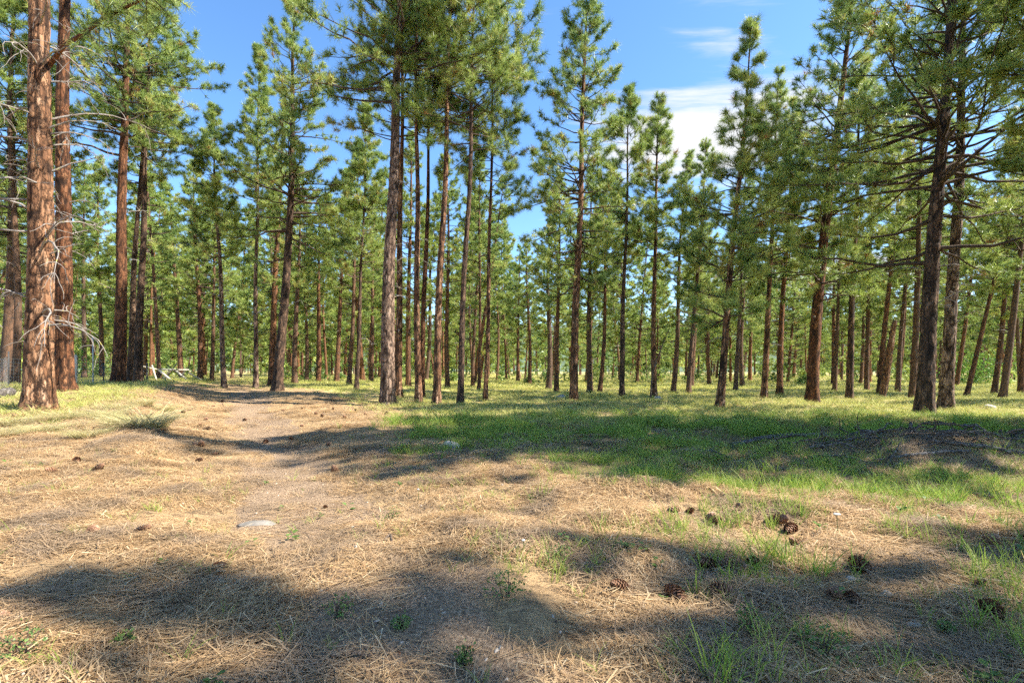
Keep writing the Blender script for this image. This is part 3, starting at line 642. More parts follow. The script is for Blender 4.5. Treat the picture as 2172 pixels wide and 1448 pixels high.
# mid-distance pines that stand apart: px, row, width, (top-of-bole px,row) for the lean, depth, height, label
MID = [
 (10, 812, 22, (20, 450), 27, 22, 'brown trunk at the very left edge behind the fence'),
 (32, 818, 14, (38, 300), 25, 20, 'grey trunk beside the left edge, in front of the brown one'),
 (215, 795, 9, (217, 560), 44, 19, 'slim pine seen past the mesh fence left of the close-set pair'),
 (178, 800, 9, (180, 560), 42, 18, 'slim pine behind the pale fence post'),
 (385, 803, 10, (372, 600), 45, 17, 'slim orange pine behind the crossed fence rails'),
 (424, 806, 10, (419, 590), 42, 18, 'bright orange straight trunk left of the grey pine at the track end'),
 (449, 806, 8, (455, 600), 43, 17.5, 'thin brown pine close left of the grey pine at the track end'),
 (576, 808, 14, (590, 470), 36, 20, 'grey-brown pine immediately left of the curving dark pine'),
 (625, 810, 11, (627, 590), 40, 17, 'bright orange trunk right of the curving dark pine'),
 (650, 808, 8, (652, 650), 48, 16, 'thin light-brown trunk, second to the right of the curving dark pine'),
 (675, 809, 10, (678, 650), 44, 16, 'brown trunk midway between the curving dark pine and the central cluster'),
 (714, 812, 10, (722, 650), 41, 17, 'brown pine left of the thin dark straight one'),
 (740, 814, 9, (752, 560), 38, 18, 'light trunk pressed close to the thin dark straight pine'),
 (787, 812, 9, (790, 660), 42, 16, 'orange trunk just left of the stout central pine'),
 (866, 822, 11, (868, 650), 34, 17, 'grey trunk seen between the stout central pine and its slim neighbour'),
 (950, 822, 10, (946, 640), 35, 16, 'brown trunk between the two tilted pines of the central cluster'),
 (1003, 818, 8, (1006, 660), 41, 16, 'orange trunk behind the right end of the central cluster'),
 (1016, 824, 7, (1018, 560), 36, 17, 'thin trunk close behind the pine at the edge of the sky gap'),
 (1098, 812, 7, (1100, 690), 56, 15, 'thin orange trunk below the sky gap'),
 (1123, 815, 8, (1120, 560), 50, 14, 'slim pine with a low crown under the sky gap'),
 (1180, 830, 10, (1184, 560), 34, 14.5, 'pine immediately left of the tall full-crowned one'),
 (1252, 830, 12, (1252, 600), 34, 15, 'thick orange pine behind the tall full-crowned one'),
 (1272, 832, 9, (1289, 590), 33, 15, 'thin pine leaning right behind the tall full-crowned one'),
 (1428, 836, 10, (1446, 620), 33, 15.5, 'leaning orange pine right of the small pointed one'),
 (1460, 838, 10, (1476, 600), 31, 15.5, 'brown leaning pine left of the crook-topped one'),
 (1560, 832, 9, (1568, 660), 36, 16, 'thin orange trunk just right of the crook-topped pine'),
 (1654, 842, 12, (1664, 600), 29, 16.5, 'orange-red pine left of the sturdy red-orange one'),
 (1770, 836, 8, (1778, 660), 36, 16, 'thin dark trunk close left of the dark pine beyond the sturdy one'),
 (1838, 838, 9, (1844, 620), 35, 16, 'brown pine left of the broken orange leaning trunk'),
 (1866, 842, 11, (1880, 640), 31, 16.5, 'dark pine behind the leaning orange trunk'),
 (1905, 842, 9, (1912, 650), 34, 16, 'brown trunk between the leaning orange one and the deep-furrowed pine'),
 (1934, 852, 13, (1948, 560), 26, 17, 'orange-brown pine tight against the left of the deep-furrowed one'),
 (2050, 848, 9, (2096, 650), 29, 14, 'thin pine slanting strongly right near the right edge'),
 (2108, 846, 10, (2121, 715), 31, 16, 'orange pine third from the right edge'),
 (2126, 853, 13, (2150, 660), 26, 17, 'red-brown pine leaning right close to the right edge'),
 (2165, 846, 10, (2178, 700), 30, 16, 'brown pine cut by the right edge of the picture'),
]
for i, (bx, by, wpx, tp, d, Ht, label) in enumerate(MID):
    x = (bx - CX) / F * d; r0 = wpx / 2 / F * d * 1.05
    lean = math.atan2((tp[0] - bx), (by - tp[1]))
    place(MIDV[i % len(MIDV)], x, d, Ht, r0, rv.uniform(0, 6.28), (lean, 0), label, 'pines of the middle distance', wide=rv.uniform(0.85, 1.15))
    spots.append((x, d))
# broken, branchless leaning trunk
def tube_thing(name, pts, rads, mat, label, cat, group=None, sides=10, base=None, extra=None, noise=0.0, seed=0):
    pts = np.array(pts, float); rads = np.array(rads, float)
    if noise:
        r = np.random.default_rng(seed); n = 4 * len(pts); t = np.linspace(0, len(pts) - 1, n)
        pts = np.stack([np.interp(t, np.arange(len(pts)), pts[:, k]) for k in range(3)], -1) + r.normal(0, noise, (n, 3)); rads = np.interp(t, np.arange(len(rads)), rads) * r.uniform(0.88, 1.12, n)
    o0 = pts[0].copy() if base is None else np.array(base)
    V, Q = tubes((pts - o0)[None], rads[None], sides)
    caps = []
    for e_ in (0, len(pts) - 1): caps.append(np.arange(e_ * sides, (e_ + 1) * sides)[None])
    me = mk_mesh(name, V, [Q] + caps, mat, smooth=True)
    return tag(link(name, me, loc=tuple(o0)), label, cat, group)
def atd(px, py, d): return ((px - CX) / F * d, d, CAM_Z + (HY - py) / F * d)
tube_thing('snag', [atd(1872, 846, 28), atd(1880, 790, 28), atd(1890, 725, 28), atd(1898, 680, 28)], [0.20, 0.17, 0.16, 0.12], M_BARK['orange'], 'bare orange trunk snapped off, leaning right among the pines', 'snag', sides=14, noise=0.012, seed=2)
b = atd(1379, 842, 25); tube_thing('dead_sapling', [(b[0], b[1], gz(b[0], b[1]) - .05), atd(1384, 790, 25), atd(1400, 745, 25), atd(1420, 695, 25)], [0.045, 0.04, 0.032, 0.015], M_STICKDARK, 'thin dark leaning sapling stem beside the small pointed pine', 'sapling', sides=6)

# the rows behind, placed by a jittered spread
cand = []
rr = np.random.default_rng(21)
tries = 0
while len(cand) < 236 and tries < 40000:
    tries += 1
    y = 37 + 100 * rr.uniform() ** 1.3; x = rr.uniform(-1.12, 1.12) * y
    px = CX + F * x / y
    if 1060 < px < 1160 and y < 66: continue
    if abs(path_x(y) - x) < 3.0 and y < 60: continue
    if all((x - a) ** 2 + (y - b) ** 2 > (3.9 + 0.012 * y) ** 2 for a, b in spots):
        cand.append((x, y)); spots.append((x, y))
for i, (x, y) in enumerate(cand):
    Ht = rr.uniform(13.5, 22) * (0.93 if x > 0 else 1.13); r0 = rr.uniform(0.14, 0.25)
    V_ = MIDV if y < 50 else FARV
    place(V_[i % len(V_)], x, y, Ht, r0, rr.uniform(0, 6.28), (rr.normal(0.02, 0.05), rr.normal(0, 0.03)), 'slim pine in the far rows of the wood, among many alike', 'slim pines of the far rows', rr.uniform(0.9, 1.3), dead=y < 48)
# pines standing to the right of the view and behind the photographer, whose shade lies across the clearing
SIDE = [(13.6, 7.6), (17.8, 9.8), (15.4, 9.0), (22.8, 10.6), (21.0, 7.4), (24.5, 9.6), (27.5, 6.4), (19.4, 11.9), (12.0, -0.9), (16.9, 0.9), (21.5, 1.9), (34, 20), (37, 28), (31, 12.2), (40, 35),
        (8.5, -6), (2.5, -8), (-5, -7), (-12, -3), (-19, 3), (14, -7), (-23, 11), (46, 42), (-8, -14)]
for i, (x, y) in enumerate(SIDE):
    place(MIDV[(i * 3) % len(MIDV)], x, y, rr.uniform(18, 22), rr.uniform(0.2, 0.28), rr.uniform(0, 6.28), (0, 0), 'tall pine standing outside the frame, its shade on the clearing', 'pines just outside the frame', 0.85 if y < 3 else 1.2, dead=False)
place(MIDV[2], 14.6, 12.2, 17.5, 0.24, 1.0, (0, 0), 'pine just beyond the right edge, its dark boughs reaching into view', None, 1.3, dead=False)

# wooded hills that close the view
hx, hy = np.meshgrid(np.linspace(-1700, 1700, 120), np.linspace(330, 1500, 40), indexing='ij')
hz = ss(330, 900, hy) * (62 + 60 * fbm2(hx / 420 + 3, hy / 500, 4) + 30 * ss(0, 900, hx)) - 3 + 5 * fbm2(hx / 30, hy / 30, 2) * ss(340, 500, hy)
i_ = np.arange(hx.size).reshape(hx.shape)
o = tag(link('hills', mk_mesh('hills', np.stack([hx.ravel(), hy.ravel(), hz.ravel()], -1), [np.stack([i_[:-1, :-1], i_[1:, :-1], i_[1:, 1:], i_[:-1, 1:]], -1).reshape(-1, 4)], plain('wooded_slope', (0.075, 0.11, 0.05), 0.95, 0.5, 0.08, 0.0), smooth=True)), 'low wooded hills behind the forest', kind='structure')

# distant mass of the wood
def distant():
    r = np.random.default_rng(9); Cs, Ds, Sz, Ti, P, Rd = [], [], [], [], [], []
    for q in range(430):
        y = r.uniform(138, 250); x = r.uniform(-1.25, 1.25) * y; Ht = r.uniform(12, 19); z0 = r.uniform(0.8, 5.0); zb = gz(x, y)
        n = 62; t = r.uniform(0, 1, n) ** 1.2; rad = 3.8 * (1 - t) ** 0.7 * np.sqrt(r.uniform(0.1, 1, n)); a = r.uniform(0, 6.28, n)
        Cs.append(np.stack([x + rad * np.cos(a), y + rad * np.sin(a), zb + z0 + t * (Ht - z0)], -1)); Ds.append(nrm(np.stack([np.cos(a), np.sin(a), 0.4 + 0 * a], -1)))
        Ti.append(0.42 + r.normal(0, 0.12) + r.normal(0, 0.1, n)); Sz.append(r.uniform(1.0, 1.7, n))
        P.append([[x, y, zb - 0.2], [x, y, zb + Ht * 0.6]]); Rd.append([0.2, 0.12])
    V, Fc, t = make_needles(np.concatenate(Cs), np.concatenate(Ds), np.concatenate(Sz), np.clip(np.concatenate(Ti), 0, 0.84), 7, 0.62, r)
    me = mk_mesh('distant_forest', V, [Fc], M_NEEDLE, {'tint': t})
    o = tag(link('distant_forest', me), 'solid green mass of pines closing off the far distance', 'forest', kind='stuff')
    V2, Q2 = tubes(np.array(P), np.array(Rd), 5)
    t_ = link('distant_trunks', mk_mesh('distant_trunks', V2, [Q2], M_BARK['far']), o); t_['kind'] = 'stuff'
    return len(Fc)
tris += distant()
def undergrowth():
    r = np.random.default_rng(19); Cs, Ds, Ti, Sz = [], [], [], []
    for q in range(300):
        y = 46 + 95 * r.uniform() ** 0.8; x = r.uniform(-1.15, 1.15) * y
        if abs(path_x(y) - x) < 3: continue
        h = r.uniform(0.8, 3.6) * (0.6 + 0.5 * (y > 70)); n = 30; t = r.uniform(0, 1, n); rad = (0.5 + 0.35 * h) * (1 - t) ** 0.6 * np.sqrt(r.uniform(0.05, 1, n)); a = r.uniform(0, 6.28, n)
        Cs.append(np.stack([x + rad * np.cos(a), y + rad * np.sin(a), gz(x, y) + 0.1 + t * h], -1)); Ds.append(nrm(np.stack([np.cos(a), np.sin(a), 0.6 + 0 * a], -1)))
        Ti.append(0.4 + r.normal(0, 0.12) + r.normal(0, 0.1, n)); Sz.append(np.full(n, 0.42))
    V, Fc, t = make_needles(np.concatenate(Cs), np.concatenate(Ds), np.concatenate(Sz), np.clip(np.concatenate(Ti), 0, 0.84), 5, 0.15, r)
    tag(link('undergrowth', mk_mesh('undergrowth', V, [Fc], M_NEEDLE, {'tint': t})), 'low young growth filling the gaps between the far trunks', 'undergrowth', kind='stuff')
    return len(Fc)
tris += undergrowth()

# ------------------------------------------------------------------ scattered ground cover (one object each)
SRC = []
def scatter(name, variants, pts, rot, scl, label, cat, seed=1):
    r = np.random.default_rng(seed)
    col = bpy.data.collections.new(name + '_pieces')
    for i, me in enumerate(variants):
        ob = bpy.data.objects.new('%s_piece_%02d' % (name, i), me); col.objects.link(ob)
    me = bpy.data.meshes.new(name); n = len(pts)
    me.vertices.add(n); me.vertices.foreach_set('co', np.ascontiguousarray(pts, np.float32).ravel())
    a = me.attributes.new('rot', 'FLOAT_VECTOR', 'POINT'); a.data.foreach_set('vector', np.ascontiguousarray(rot, np.float32).ravel())
    a = me.attributes.new('scl', 'FLOAT', 'POINT'); a.data.foreach_set('value', np.ascontiguousarray(scl, np.float32))
    a = me.attributes.new('pick', 'INT', 'POINT'); a.data.foreach_set('value', r.integers(0, len(variants), n).astype(np.int32))
    g = bpy.data.node_groups.new(name + '_scatter', 'GeometryNodeTree')
    g.interface.new_socket('Geometry', in_out='INPUT', socket_type='NodeSocketGeometry'); g.interface.new_socket('Geometry', in_out='OUTPUT', socket_type='NodeSocketGeometry')
    nn = g.nodes.new; ll = g.links.new
    gi, go_ = nn('NodeGroupInput'), nn('NodeGroupOutput')
    ci = nn('GeometryNodeCollectionInfo'); ci.inputs['Collection'].default_value = col; ci.inputs['Separate Children'].default_value = True; ci.inputs['Reset Children'].default_value = True
    ip = nn('GeometryNodeInstanceOnPoints'); ip.inputs['Pick Instance'].default_value = True
    def na(k, t):
        q = nn('GeometryNodeInputNamedAttribute'); q.data_type = t; q.inputs['Name'].default_value = k; return q.outputs['Attribute']
    e2r = nn('FunctionNodeEulerToRotation'); ll(na('rot', 'FLOAT_VECTOR'), e2r.inputs[0])
    ll(gi.outputs[0], ip.inputs['Points']); ll(ci.outputs[0], ip.inputs['Instance']); ll(na('pick', 'INT'), ip.inputs['Instance Index'])
    ll(e2r.outputs[0], ip.inputs['Rotation']); ll(na('scl', 'FLOAT'), ip.inputs['Scale']); ll(ip.outputs[0], go_.inputs[0])
    o = link(name, me); md = o.modifiers.new('scatter', 'NODES'); md.node_group = g
    return tag(o, label, cat, kind='stuff')
def tilt(x, y, yaw, e=0.12, lim=1.0):
    nx = -(ground_z(x + e, y) - ground_z(x - e, y)) / (2 * e) * lim; ny = -(ground_z(x, y + e) - ground_z(x, y - e)) / (2 * e) * lim
    out = np.zeros((len(x), 3))
    for i in range(len(x)):
        nv = Vector((nx[i], ny[i], 1)).normalized()
        m = nv.to_track_quat('Z', 'Y').to_matrix() @ Matrix.Rotation(yaw[i], 3, 'Z')
        out[i] = m.to_euler()
    return out
def ribbons(base, dirs, ln, wd, arc, r, segs=2, taper=True, flat=False):
    """thin curved blades: base (n,3), start direction, length, width, sag per blade"""
    n = len(base); P = [base]; d = dirs.copy(); p = base.copy()
    for k in range(segs):
        p = p + d * (ln / segs)[:, None]; P.append(p); d = nrm(d + arc)
    P = np.stack(P, 1)
    up = np.tile([0, 0, 1.0], (n, 1)) if flat else r.normal(size=(n, 3))
    sd = nrm(np.cross(dirs, up + r.normal(0, 0.15, (n, 3)))) * wd[:, None] / 2
    wv = np.linspace(1, 0.25, segs + 1) if taper else np.ones(segs + 1)
    V = np.stack([P - sd[:, None] * wv[None, :, None], P + sd[:, None] * wv[None, :, None]], 2).reshape(-1, 3)
    b = (np.arange(n) * (segs + 1) * 2)[:, None]; s = np.arange(segs)[None] * 2
    Q = np.stack([b + s, b + s + 1, b + s + 3, b + s + 2], -1).reshape(-1, 4)
    return V, Q, (segs + 1) * 2
def straw_patch(seed, nN=170, rad=0.33, wd=0.0050):
    r = np.random.default_rng(seed); a = r.uniform(0, 6.28, nN); rr_ = rad * np.sqrt(r.uniform(0, 1, nN))
    pref = r.uniform(0, 6.28); th = np.where(r.uniform(0, 1, nN) < 0.7, pref + r.normal(0, 0.42, nN), r.uniform(0, 6.28, nN))
    base = np.stack([rr_ * np.cos(a), rr_ * np.sin(a), r.uniform(-0.002, 0.045, nN) * (1 - (rr_ / rad) ** 2)], -1)
    d = nrm(np.stack([np.cos(th), np.sin(th), r.normal(0, 0.13, nN)], -1))
    arc = np.stack([-np.sin(th), np.cos(th), -0.4 + 0 * th], -1) * r.normal(0, 0.16, nN)[:, None]
    base = base - d * 0.08
    V, Q, m = ribbons(base, d, r.uniform(0.12, 0.24, nN), np.full(nN, wd) * r.uniform(0.7, 1.2, nN), arc, r, 2, flat=True)
    V[:, 2] = np.maximum(V[:, 2], -0.012)
    return mk_mesh('straw_patch', V, [Q], M_STRAW, {'tint': np.repeat(np.clip(r.normal(0.46, 0.27, nN), 0, 1), m)})
def grass_clump(seed, nB, rad, h, wd, mat, arcs=0.35, lean=0.35, t0=0.45):
    r = np.random.default_rng(seed); a = r.uniform(0, 6.28, nB); rr_ = rad * np.sqrt(r.uniform(0, 1, nB))
    base = np.stack([rr_ * np.cos(a), rr_ * np.sin(a), np.full(nB, -0.015)], -1)
    b2 = a + r.normal(0, 0.9, nB)
    d = nrm(np.stack([np.cos(b2) * lean, np.sin(b2) * lean, 1.0 + 0 * a], -1) + r.normal(0, 0.13, (nB, 3)))
    arc = np.stack([np.cos(b2), np.sin(b2), -0.55 + 0 * a], -1) * (arcs * r.uniform(0.3, 1.3, nB))[:, None]
    V, Q, m = ribbons(base, d, h * r.uniform(0.45, 1.15, nB), wd * r.uniform(0.7, 1.3, nB), arc, r, 3)
    return mk_mesh('grass_clump', V, [Q], mat, {'tint': np.repeat(np.clip(r.normal(t0, 0.2, nB), 0, 1), m)})
def sample(n, y0, y1, fn, spreadx=1.12, seed=0, pw=1.0, xlim=None):
    """spots in the view wedge kept with a probability that depends on the place"""
    r = np.random.default_rng(seed)
    y = y0 + (y1 - y0) * r.uniform(0, 1, n) ** pw; x = r.uniform(-spreadx, spreadx, n) * (y + 0.8)
    k = r.uniform(0, 1, n) < fn(x, y)
    return x[k], y[k], r

straw_near = [straw_patch(500 + i) for i in range(8)]
straw_far = [straw_patch(520 + i, 110, 0.42, 0.0095) for i in range(5)]
def straw_p(x, y): return np.clip((1 - (0.5 + 0.38 * ss(3.5, 5.5, y)) * soil_mask(x, y)) * (1 - 0.45 * green_mask(x, y)) * (0.12 + 1.0 * ss(-0.28, 0.22, fbm2(x / 0.75, y / 0.75 + 3, 4))), 0, 1)
x1, y1, r_ = sample(4300, 1.7, 9.5, straw_p, seed=31, pw=0.85)
rot = tilt(x1, y1, r_.uniform(0, 6.28, len(x1)))
scatter('pine_straw', straw_near, np.stack([x1, y1, ground_z(x1, y1)], -1), rot, r_.uniform(0.8, 1.2, len(x1)), 'fallen dry pine needles lying thick over the near ground', 'pine straw')
strands = [straw_patch(512 + i, 46, 0.30, 0.0065) for i in range(5)]
x1, y1, r_ = sample(1900, 1.7, 7.0, lambda x, y: 0.8 * straw_p(x, y) * ss(-0.1, 0.25, fbm2(x / 0.5 + 70, y / 0.5, 3)), seed=39, pw=0.9)
scatter('pine_straw', strands, np.stack([x1, y1, ground_z(x1, y1) + 0.012], -1), tilt(x1, y1, r_.uniform(0, 6.28, len(x1))), r_.uniform(0.8, 1.25, len(x1)), 'loose long dry needles drifted on top of the near litter', 'pine straw')
def straw_p2(x, y): return np.clip(straw_p(x, y) * (1 - 0.8 * meadow_mask(x, y)), 0, 1)
x1, y1, r_ = sample(4200, 9.0, 24, straw_p2, seed=32)
scatter('pine_straw', straw_far, np.stack([x1, y1, ground_z(x1, y1)], -1), tilt(x1, y1, r_.uniform(0, 6.28, len(x1))), r_.uniform(0.9, 1.3, len(x1)), 'sunlit pine needles strewn along the track and bank farther off', 'pine straw')

lush = [grass_clump(540 + i, 14, 0.06, 0.26, 0.0075, M_GRASS) for i in range(7)]
def lush_p(x, y):
    return np.clip(green_mask(x, y) * (0.10 + 0.9 * ss(-0.12, 0.32, fbm2(x / 0.9 + 9, y / 0.9, 3) + 0.12 * ss(9, 13, y))) * (1 - ss(14, 18, y)), 0, 1)
x1, y1, r_ = sample(30000, 4.4, 17, lush_p, seed=33)
sc_ = r_.uniform(0.55, 1.2, len(x1)) * (0.75 + 0.35 * ss(8, 12, y1))
sc_ *= 0.8 + 0.5 * ss(-0.1, 0.4, fbm2(x1 / 0.5, y1 / 0.5, 2))
scatter('grass', lush, np.stack([x1, y1, ground_z(x1, y1)], -1), np.stack([0 * x1, 0 * x1, r_.uniform(0, 6.28, len(x1))], -1), sc_, 'fresh green grass growing in the shade of the clearing', 'grass')
sprig = [grass_clump(560 + i, 8, 0.03, 0.17, 0.0055, M_GRASS, t0=0.6) for i in range(5)]
def sprig_p(x, y): return np.clip((1 - 0.8 * soil_mask(x, y)) * ss(-0.12, 0.3, fbm2(x / 0.55 + 30, y / 0.55, 3)) * (0.35 + 0.65 * ss(-1.5, 1.5, x)), 0, 1)
x1, y1, r_ = sample(5600, 2.2, 8.5, lambda x, y: sprig_p(x, y) * ss(-0.6, 2.0, x), seed=44)
scatter('grass', [grass_clump(565 + i, 8, 0.03, 0.25, 0.008, M_GRASS, arcs=0.22, lean=0.25, t0=0.55) for i in range(5)], np.stack([x1, y1, ground_z(x1, y1)], -1), np.stack([0 * x1, 0 * x1, r_.uniform(0, 6.28, len(x1))], -1), r_.uniform(0.4, 1.2, len(x1)), 'broad-bladed grass shoots among the cones on the near right', 'grass')
x1, y1, r_ = sample(6500, 1.9, 8.5, sprig_p, seed=34)
scatter('grass', sprig, np.stack([x1, y1, ground_z(x1, y1)], -1), np.stack([0 * x1, 0 * x1, r_.uniform(0, 6.28, len(x1))], -1), r_.uniform(0.4, 1.15, len(x1)), 'sparse green grass sprigs poking through the near needles', 'grass')
meadow = [grass_clump(570 + i, 22, 0.16, 0.26, 0.011, M_MEADOW, arcs=0.5, lean=0.5) for i in range(7)]
x1, y1, r_ = sample(30000, 11, 42, lambda x, y: meadow_mask(x, y) * 0.9, seed=35)
scatter('grass', meadow, np.stack([x1, y1, ground_z(x1, y1)], -1), np.stack([0 * x1, 0 * x1, r_.uniform(0, 6.28, len(x1))], -1), r_.uniform(0.6, 1.2, len(x1)), 'pale yellow-green meadow grass under the pines', 'grass')
meadow2 = [grass_clump(580 + i, 20, 0.4, 0.34, 0.03, M_MEADOW, arcs=0.5, lean=0.5) for i in range(5)]
x1, y1, r_ = sample(26000, 40, 120, lambda x, y: 0.15 + meadow_mask(x, y) * 0.8, seed=36, pw=1.2)
scatter('grass', meadow2, np.stack([x1, y1, ground_z(x1, y1)], -1), np.stack([0 * x1, 0 * x1, r_.uniform(0, 6.28, len(x1))], -1), r_.uniform(0.6, 1.3, len(x1)), 'thin grass on the forest floor of the far rows', 'grass')

# small low herbs and bits of bark and grit near the camera
def herb(seed):
    r = np.random.default_rng(seed); n = 9; V, Fq, k = [], [], 0
    for q in range(n):
        a = r.uniform(0, 6.28); e_ = r.uniform(0.1, 0.9); L = r.uniform(0.03, 0.06); h = r.uniform(0.01, 0.07)
        d = np.array([math.cos(a) * math.cos(e_), math.sin(a) * math.cos(e_), math.sin(e_)]); s = np.array([-math.sin(a), math.cos(a), 0]) * L * 0.32
        b = np.array([math.cos(a) * 0.012, math.sin(a) * 0.012, h])
        V += [b, b + d * L * 0.5 + s, b + d * L + np.array([0, 0, -0.012]), b + d * L * 0.5 - s]; Fq.append([k, k + 1, k + 2, k + 3]); k += 4
    return mk_mesh('herb', np.array(V), [np.array(Fq)], M_HERB, {'tint': np.repeat(r.uniform(0, 1, n), 4)})
x1, y1, r_ = sample(420, 1.9, 8.5, lambda x, y: ss(0.0, 0.4, fbm2(x / 0.8 + 50, y / 0.8, 3)) * (1 - 0.7 * soil_mask(x, y)), seed=37)
scatter('low_herbs', [herb(590 + i) for i in range(5)], np.stack([x1, y1, ground_z(x1, y1) + 0.005], -1), np.stack([0 * x1, 0 * x1, r_.uniform(0, 6.28, len(x1))], -1), r_.uniform(0.6, 1.4, len(x1)), 'tiny leafy herbs dotted through the needles', 'herbs')
def chip(seed, mat, el=2.2, flat=0.3):
    r = np.random.default_rng(seed); th = np.arange(7) / 7 * 6.283; rr_ = r.uniform(0.7, 1.2, 7)
    ring = np.stack([np.cos(th) * rr_ * el, np.sin(th) * rr_, 0 * th], -1); top = ring * [0.75, 0.7, 1] + [0, 0, flat * 2]
    top[:, 2] += r.normal(0, flat * 0.3, 7)
    V = np.concatenate([ring, top, [[0, 0, flat * 2.3]]]) * 0.01
    i = np.arange(7); j = (i + 1) % 7
    return mk_mesh('chip', V, [np.stack([i, j, j + 7, i + 7], -1), np.stack([i + 7, j + 7, np.full(7, 14)], -1)], mat)
x1, y1, r_ = sample(9000, 1.8, 8.0, lambda x, y: 0.25 + 0.7 * soil_mask(x, y), seed=38, pw=1.3)
scatter('litter', [chip(600, M_PALE), chip(601, M_PALE, 1.2, 0.6), chip(602, M_STICKDARK, 3.5, 0.25), chip(603, M_STICKDARK, 1.6, 0.5), chip(604, M_BARK['red'], 2.0, 0.3)], np.stack([x1, y1, ground_z(x1, y1)], -1), tilt(x1, y1, r_.uniform(0, 6.28, len(x1))), 0.22 + 1.1 * r_.uniform(0, 1, len(x1)) ** 4, 'bark flakes, grit and wood chips strewn on the soil', 'debris')

# ------------------------------------------------------------------ bunchgrass tussocks on the left bank
def tussock(seed, nB, rad, h, wd):
    return grass_clump(seed, nB, rad, h, wd, M_BUNCH, arcs=0.9, lean=0.55, t0=0.66)
TUS = [(300, 905, 1.55, 'largest dry tussock of bunchgrass, half in shade on the bank by the track'), (262, 898, 0.8, 'shaded tussock leaning on the left of the largest one'),
       (215, 885, 0.95, 'pale tussock midway between the thick branchy pine and the largest tussock'), (150, 888, 0.9, 'pale bunchgrass tussock just right of the thick branchy pine'),
       (345, 872, 0.85, 'green-gold tussock on the track edge behind the largest one'), (185, 925, 0.75, 'low tussock on the bank in front of the others'), (30, 900, 0.9, 'bunchgrass tussock left of the thick branchy pine'),
       (90, 915, 0.8, 'bunchgrass tussock at the foot of the thick branchy pine'), (250, 868, 0.8, 'sunlit tussock behind the pale middle one'), (300, 858, 0.8, 'tussock in the light near the close-set pair'), (5, 925, 0.8, 'bunchgrass tussock cut by the left edge')]
tm = [tussock(620 + i, 750, 0.30, 0.74, 0.008) for i in range(3)]
for i, (px, py, s, lab) in enumerate(TUS):
    x, y = hit(px, py)
    tag(link('grass_tussock', tm[i % 3], loc=(x, y, gz(x, y) - 0.02), rot=(0, 0, i * 1.3), scale=(s, s, s * 0.62)), lab, 'tussock', 'bunchgrass tussocks on the bank')

# ------------------------------------------------------------------ pine cones
def cone_mesh(seed, openness=1.0):
    r = np.random.default_rng(seed); V, Fc, Ti, k = [], [], [], 0
    n = 96; ga = 2.39996
    for i in range(n):
        t = (i + 0.5) / n; z = t * 1.0
        prof = math.sin(math.pi * (0.10 + 0.86 * t) ** 0.8) ** 0.75
        a = i * ga; core = 0.16 * prof + 0.02; tip = (0.50 * prof + 0.03) * r.uniform(0.92, 1.06)
        el = math.radians(-25 + 85 * t) * openness
        ca, sa = math.cos(a), math.sin(a); rad = np.array([ca, sa, 0]); tg = np.array([-sa, ca, 0]); upv = np.array([0, 0, 1.0])
        d = rad * math.cos(el) + upv * math.sin(el); nn_ = -rad * math.sin(el) + upv * math.cos(el)
        b = rad * core + upv * z; L = tip - core; wd = 0.125 * prof + 0.04
        p = [b - tg * wd * 0.4, b + tg * wd * 0.4, b + d * L * 0.8 + tg * wd, b + d * L * 0.8 - tg * wd,
             b + d * L + nn_ * 0.045 + tg * wd * 0.55, b + d * L + nn_ * 0.045 - tg * wd * 0.55, b + d * L * 0.82 - nn_ * 0.05]
        V += p; Fc += [[k, k + 1, k + 2, k + 3], [k + 3, k + 2, k + 4, k + 5]]
        Fc += [[k + 3, k + 6, k + 2, k + 2][:3] + [k + 2]] if False else []
        Ti += [0.1, 0.1, 0.5, 0.5, 0.95, 0.95, 0.6]; k += 7
    F3 = np.array([[7 * i + 3, 7 * i + 6, 7 * i + 2] for i in range(n)] + [[7 * i, 7 * i + 6, 7 * i + 3] for i in range(n)] + [[7 * i + 1, 7 * i + 2, 7 * i + 6] for i in range(n)])
    V = np.array(V)
    zc = np.linspace(0, 1, 8); P = np.stack([0 * zc, 0 * zc, zc], -1)[None]
    V2, Q2 = tubes(P, (0.20 * np.sin(np.pi * np.clip(0.08 + 0.9 * zc, 0, 1)))[None], 9)
    Vall = np.concatenate([V, V2]); Vall = (Vall - [0, 0, 0.5]) * [1, 1, 1.12]
    return mk_mesh('pine_cone', Vall, [np.array(Fc), F3, Q2 + len(V)], M_CONE, {'tint': np.concatenate([Ti, np.full(len(V2), 0.05)])})
cones = [cone_mesh(1, 1.0), cone_mesh(2, 0.8), cone_mesh(3, 1.25)]
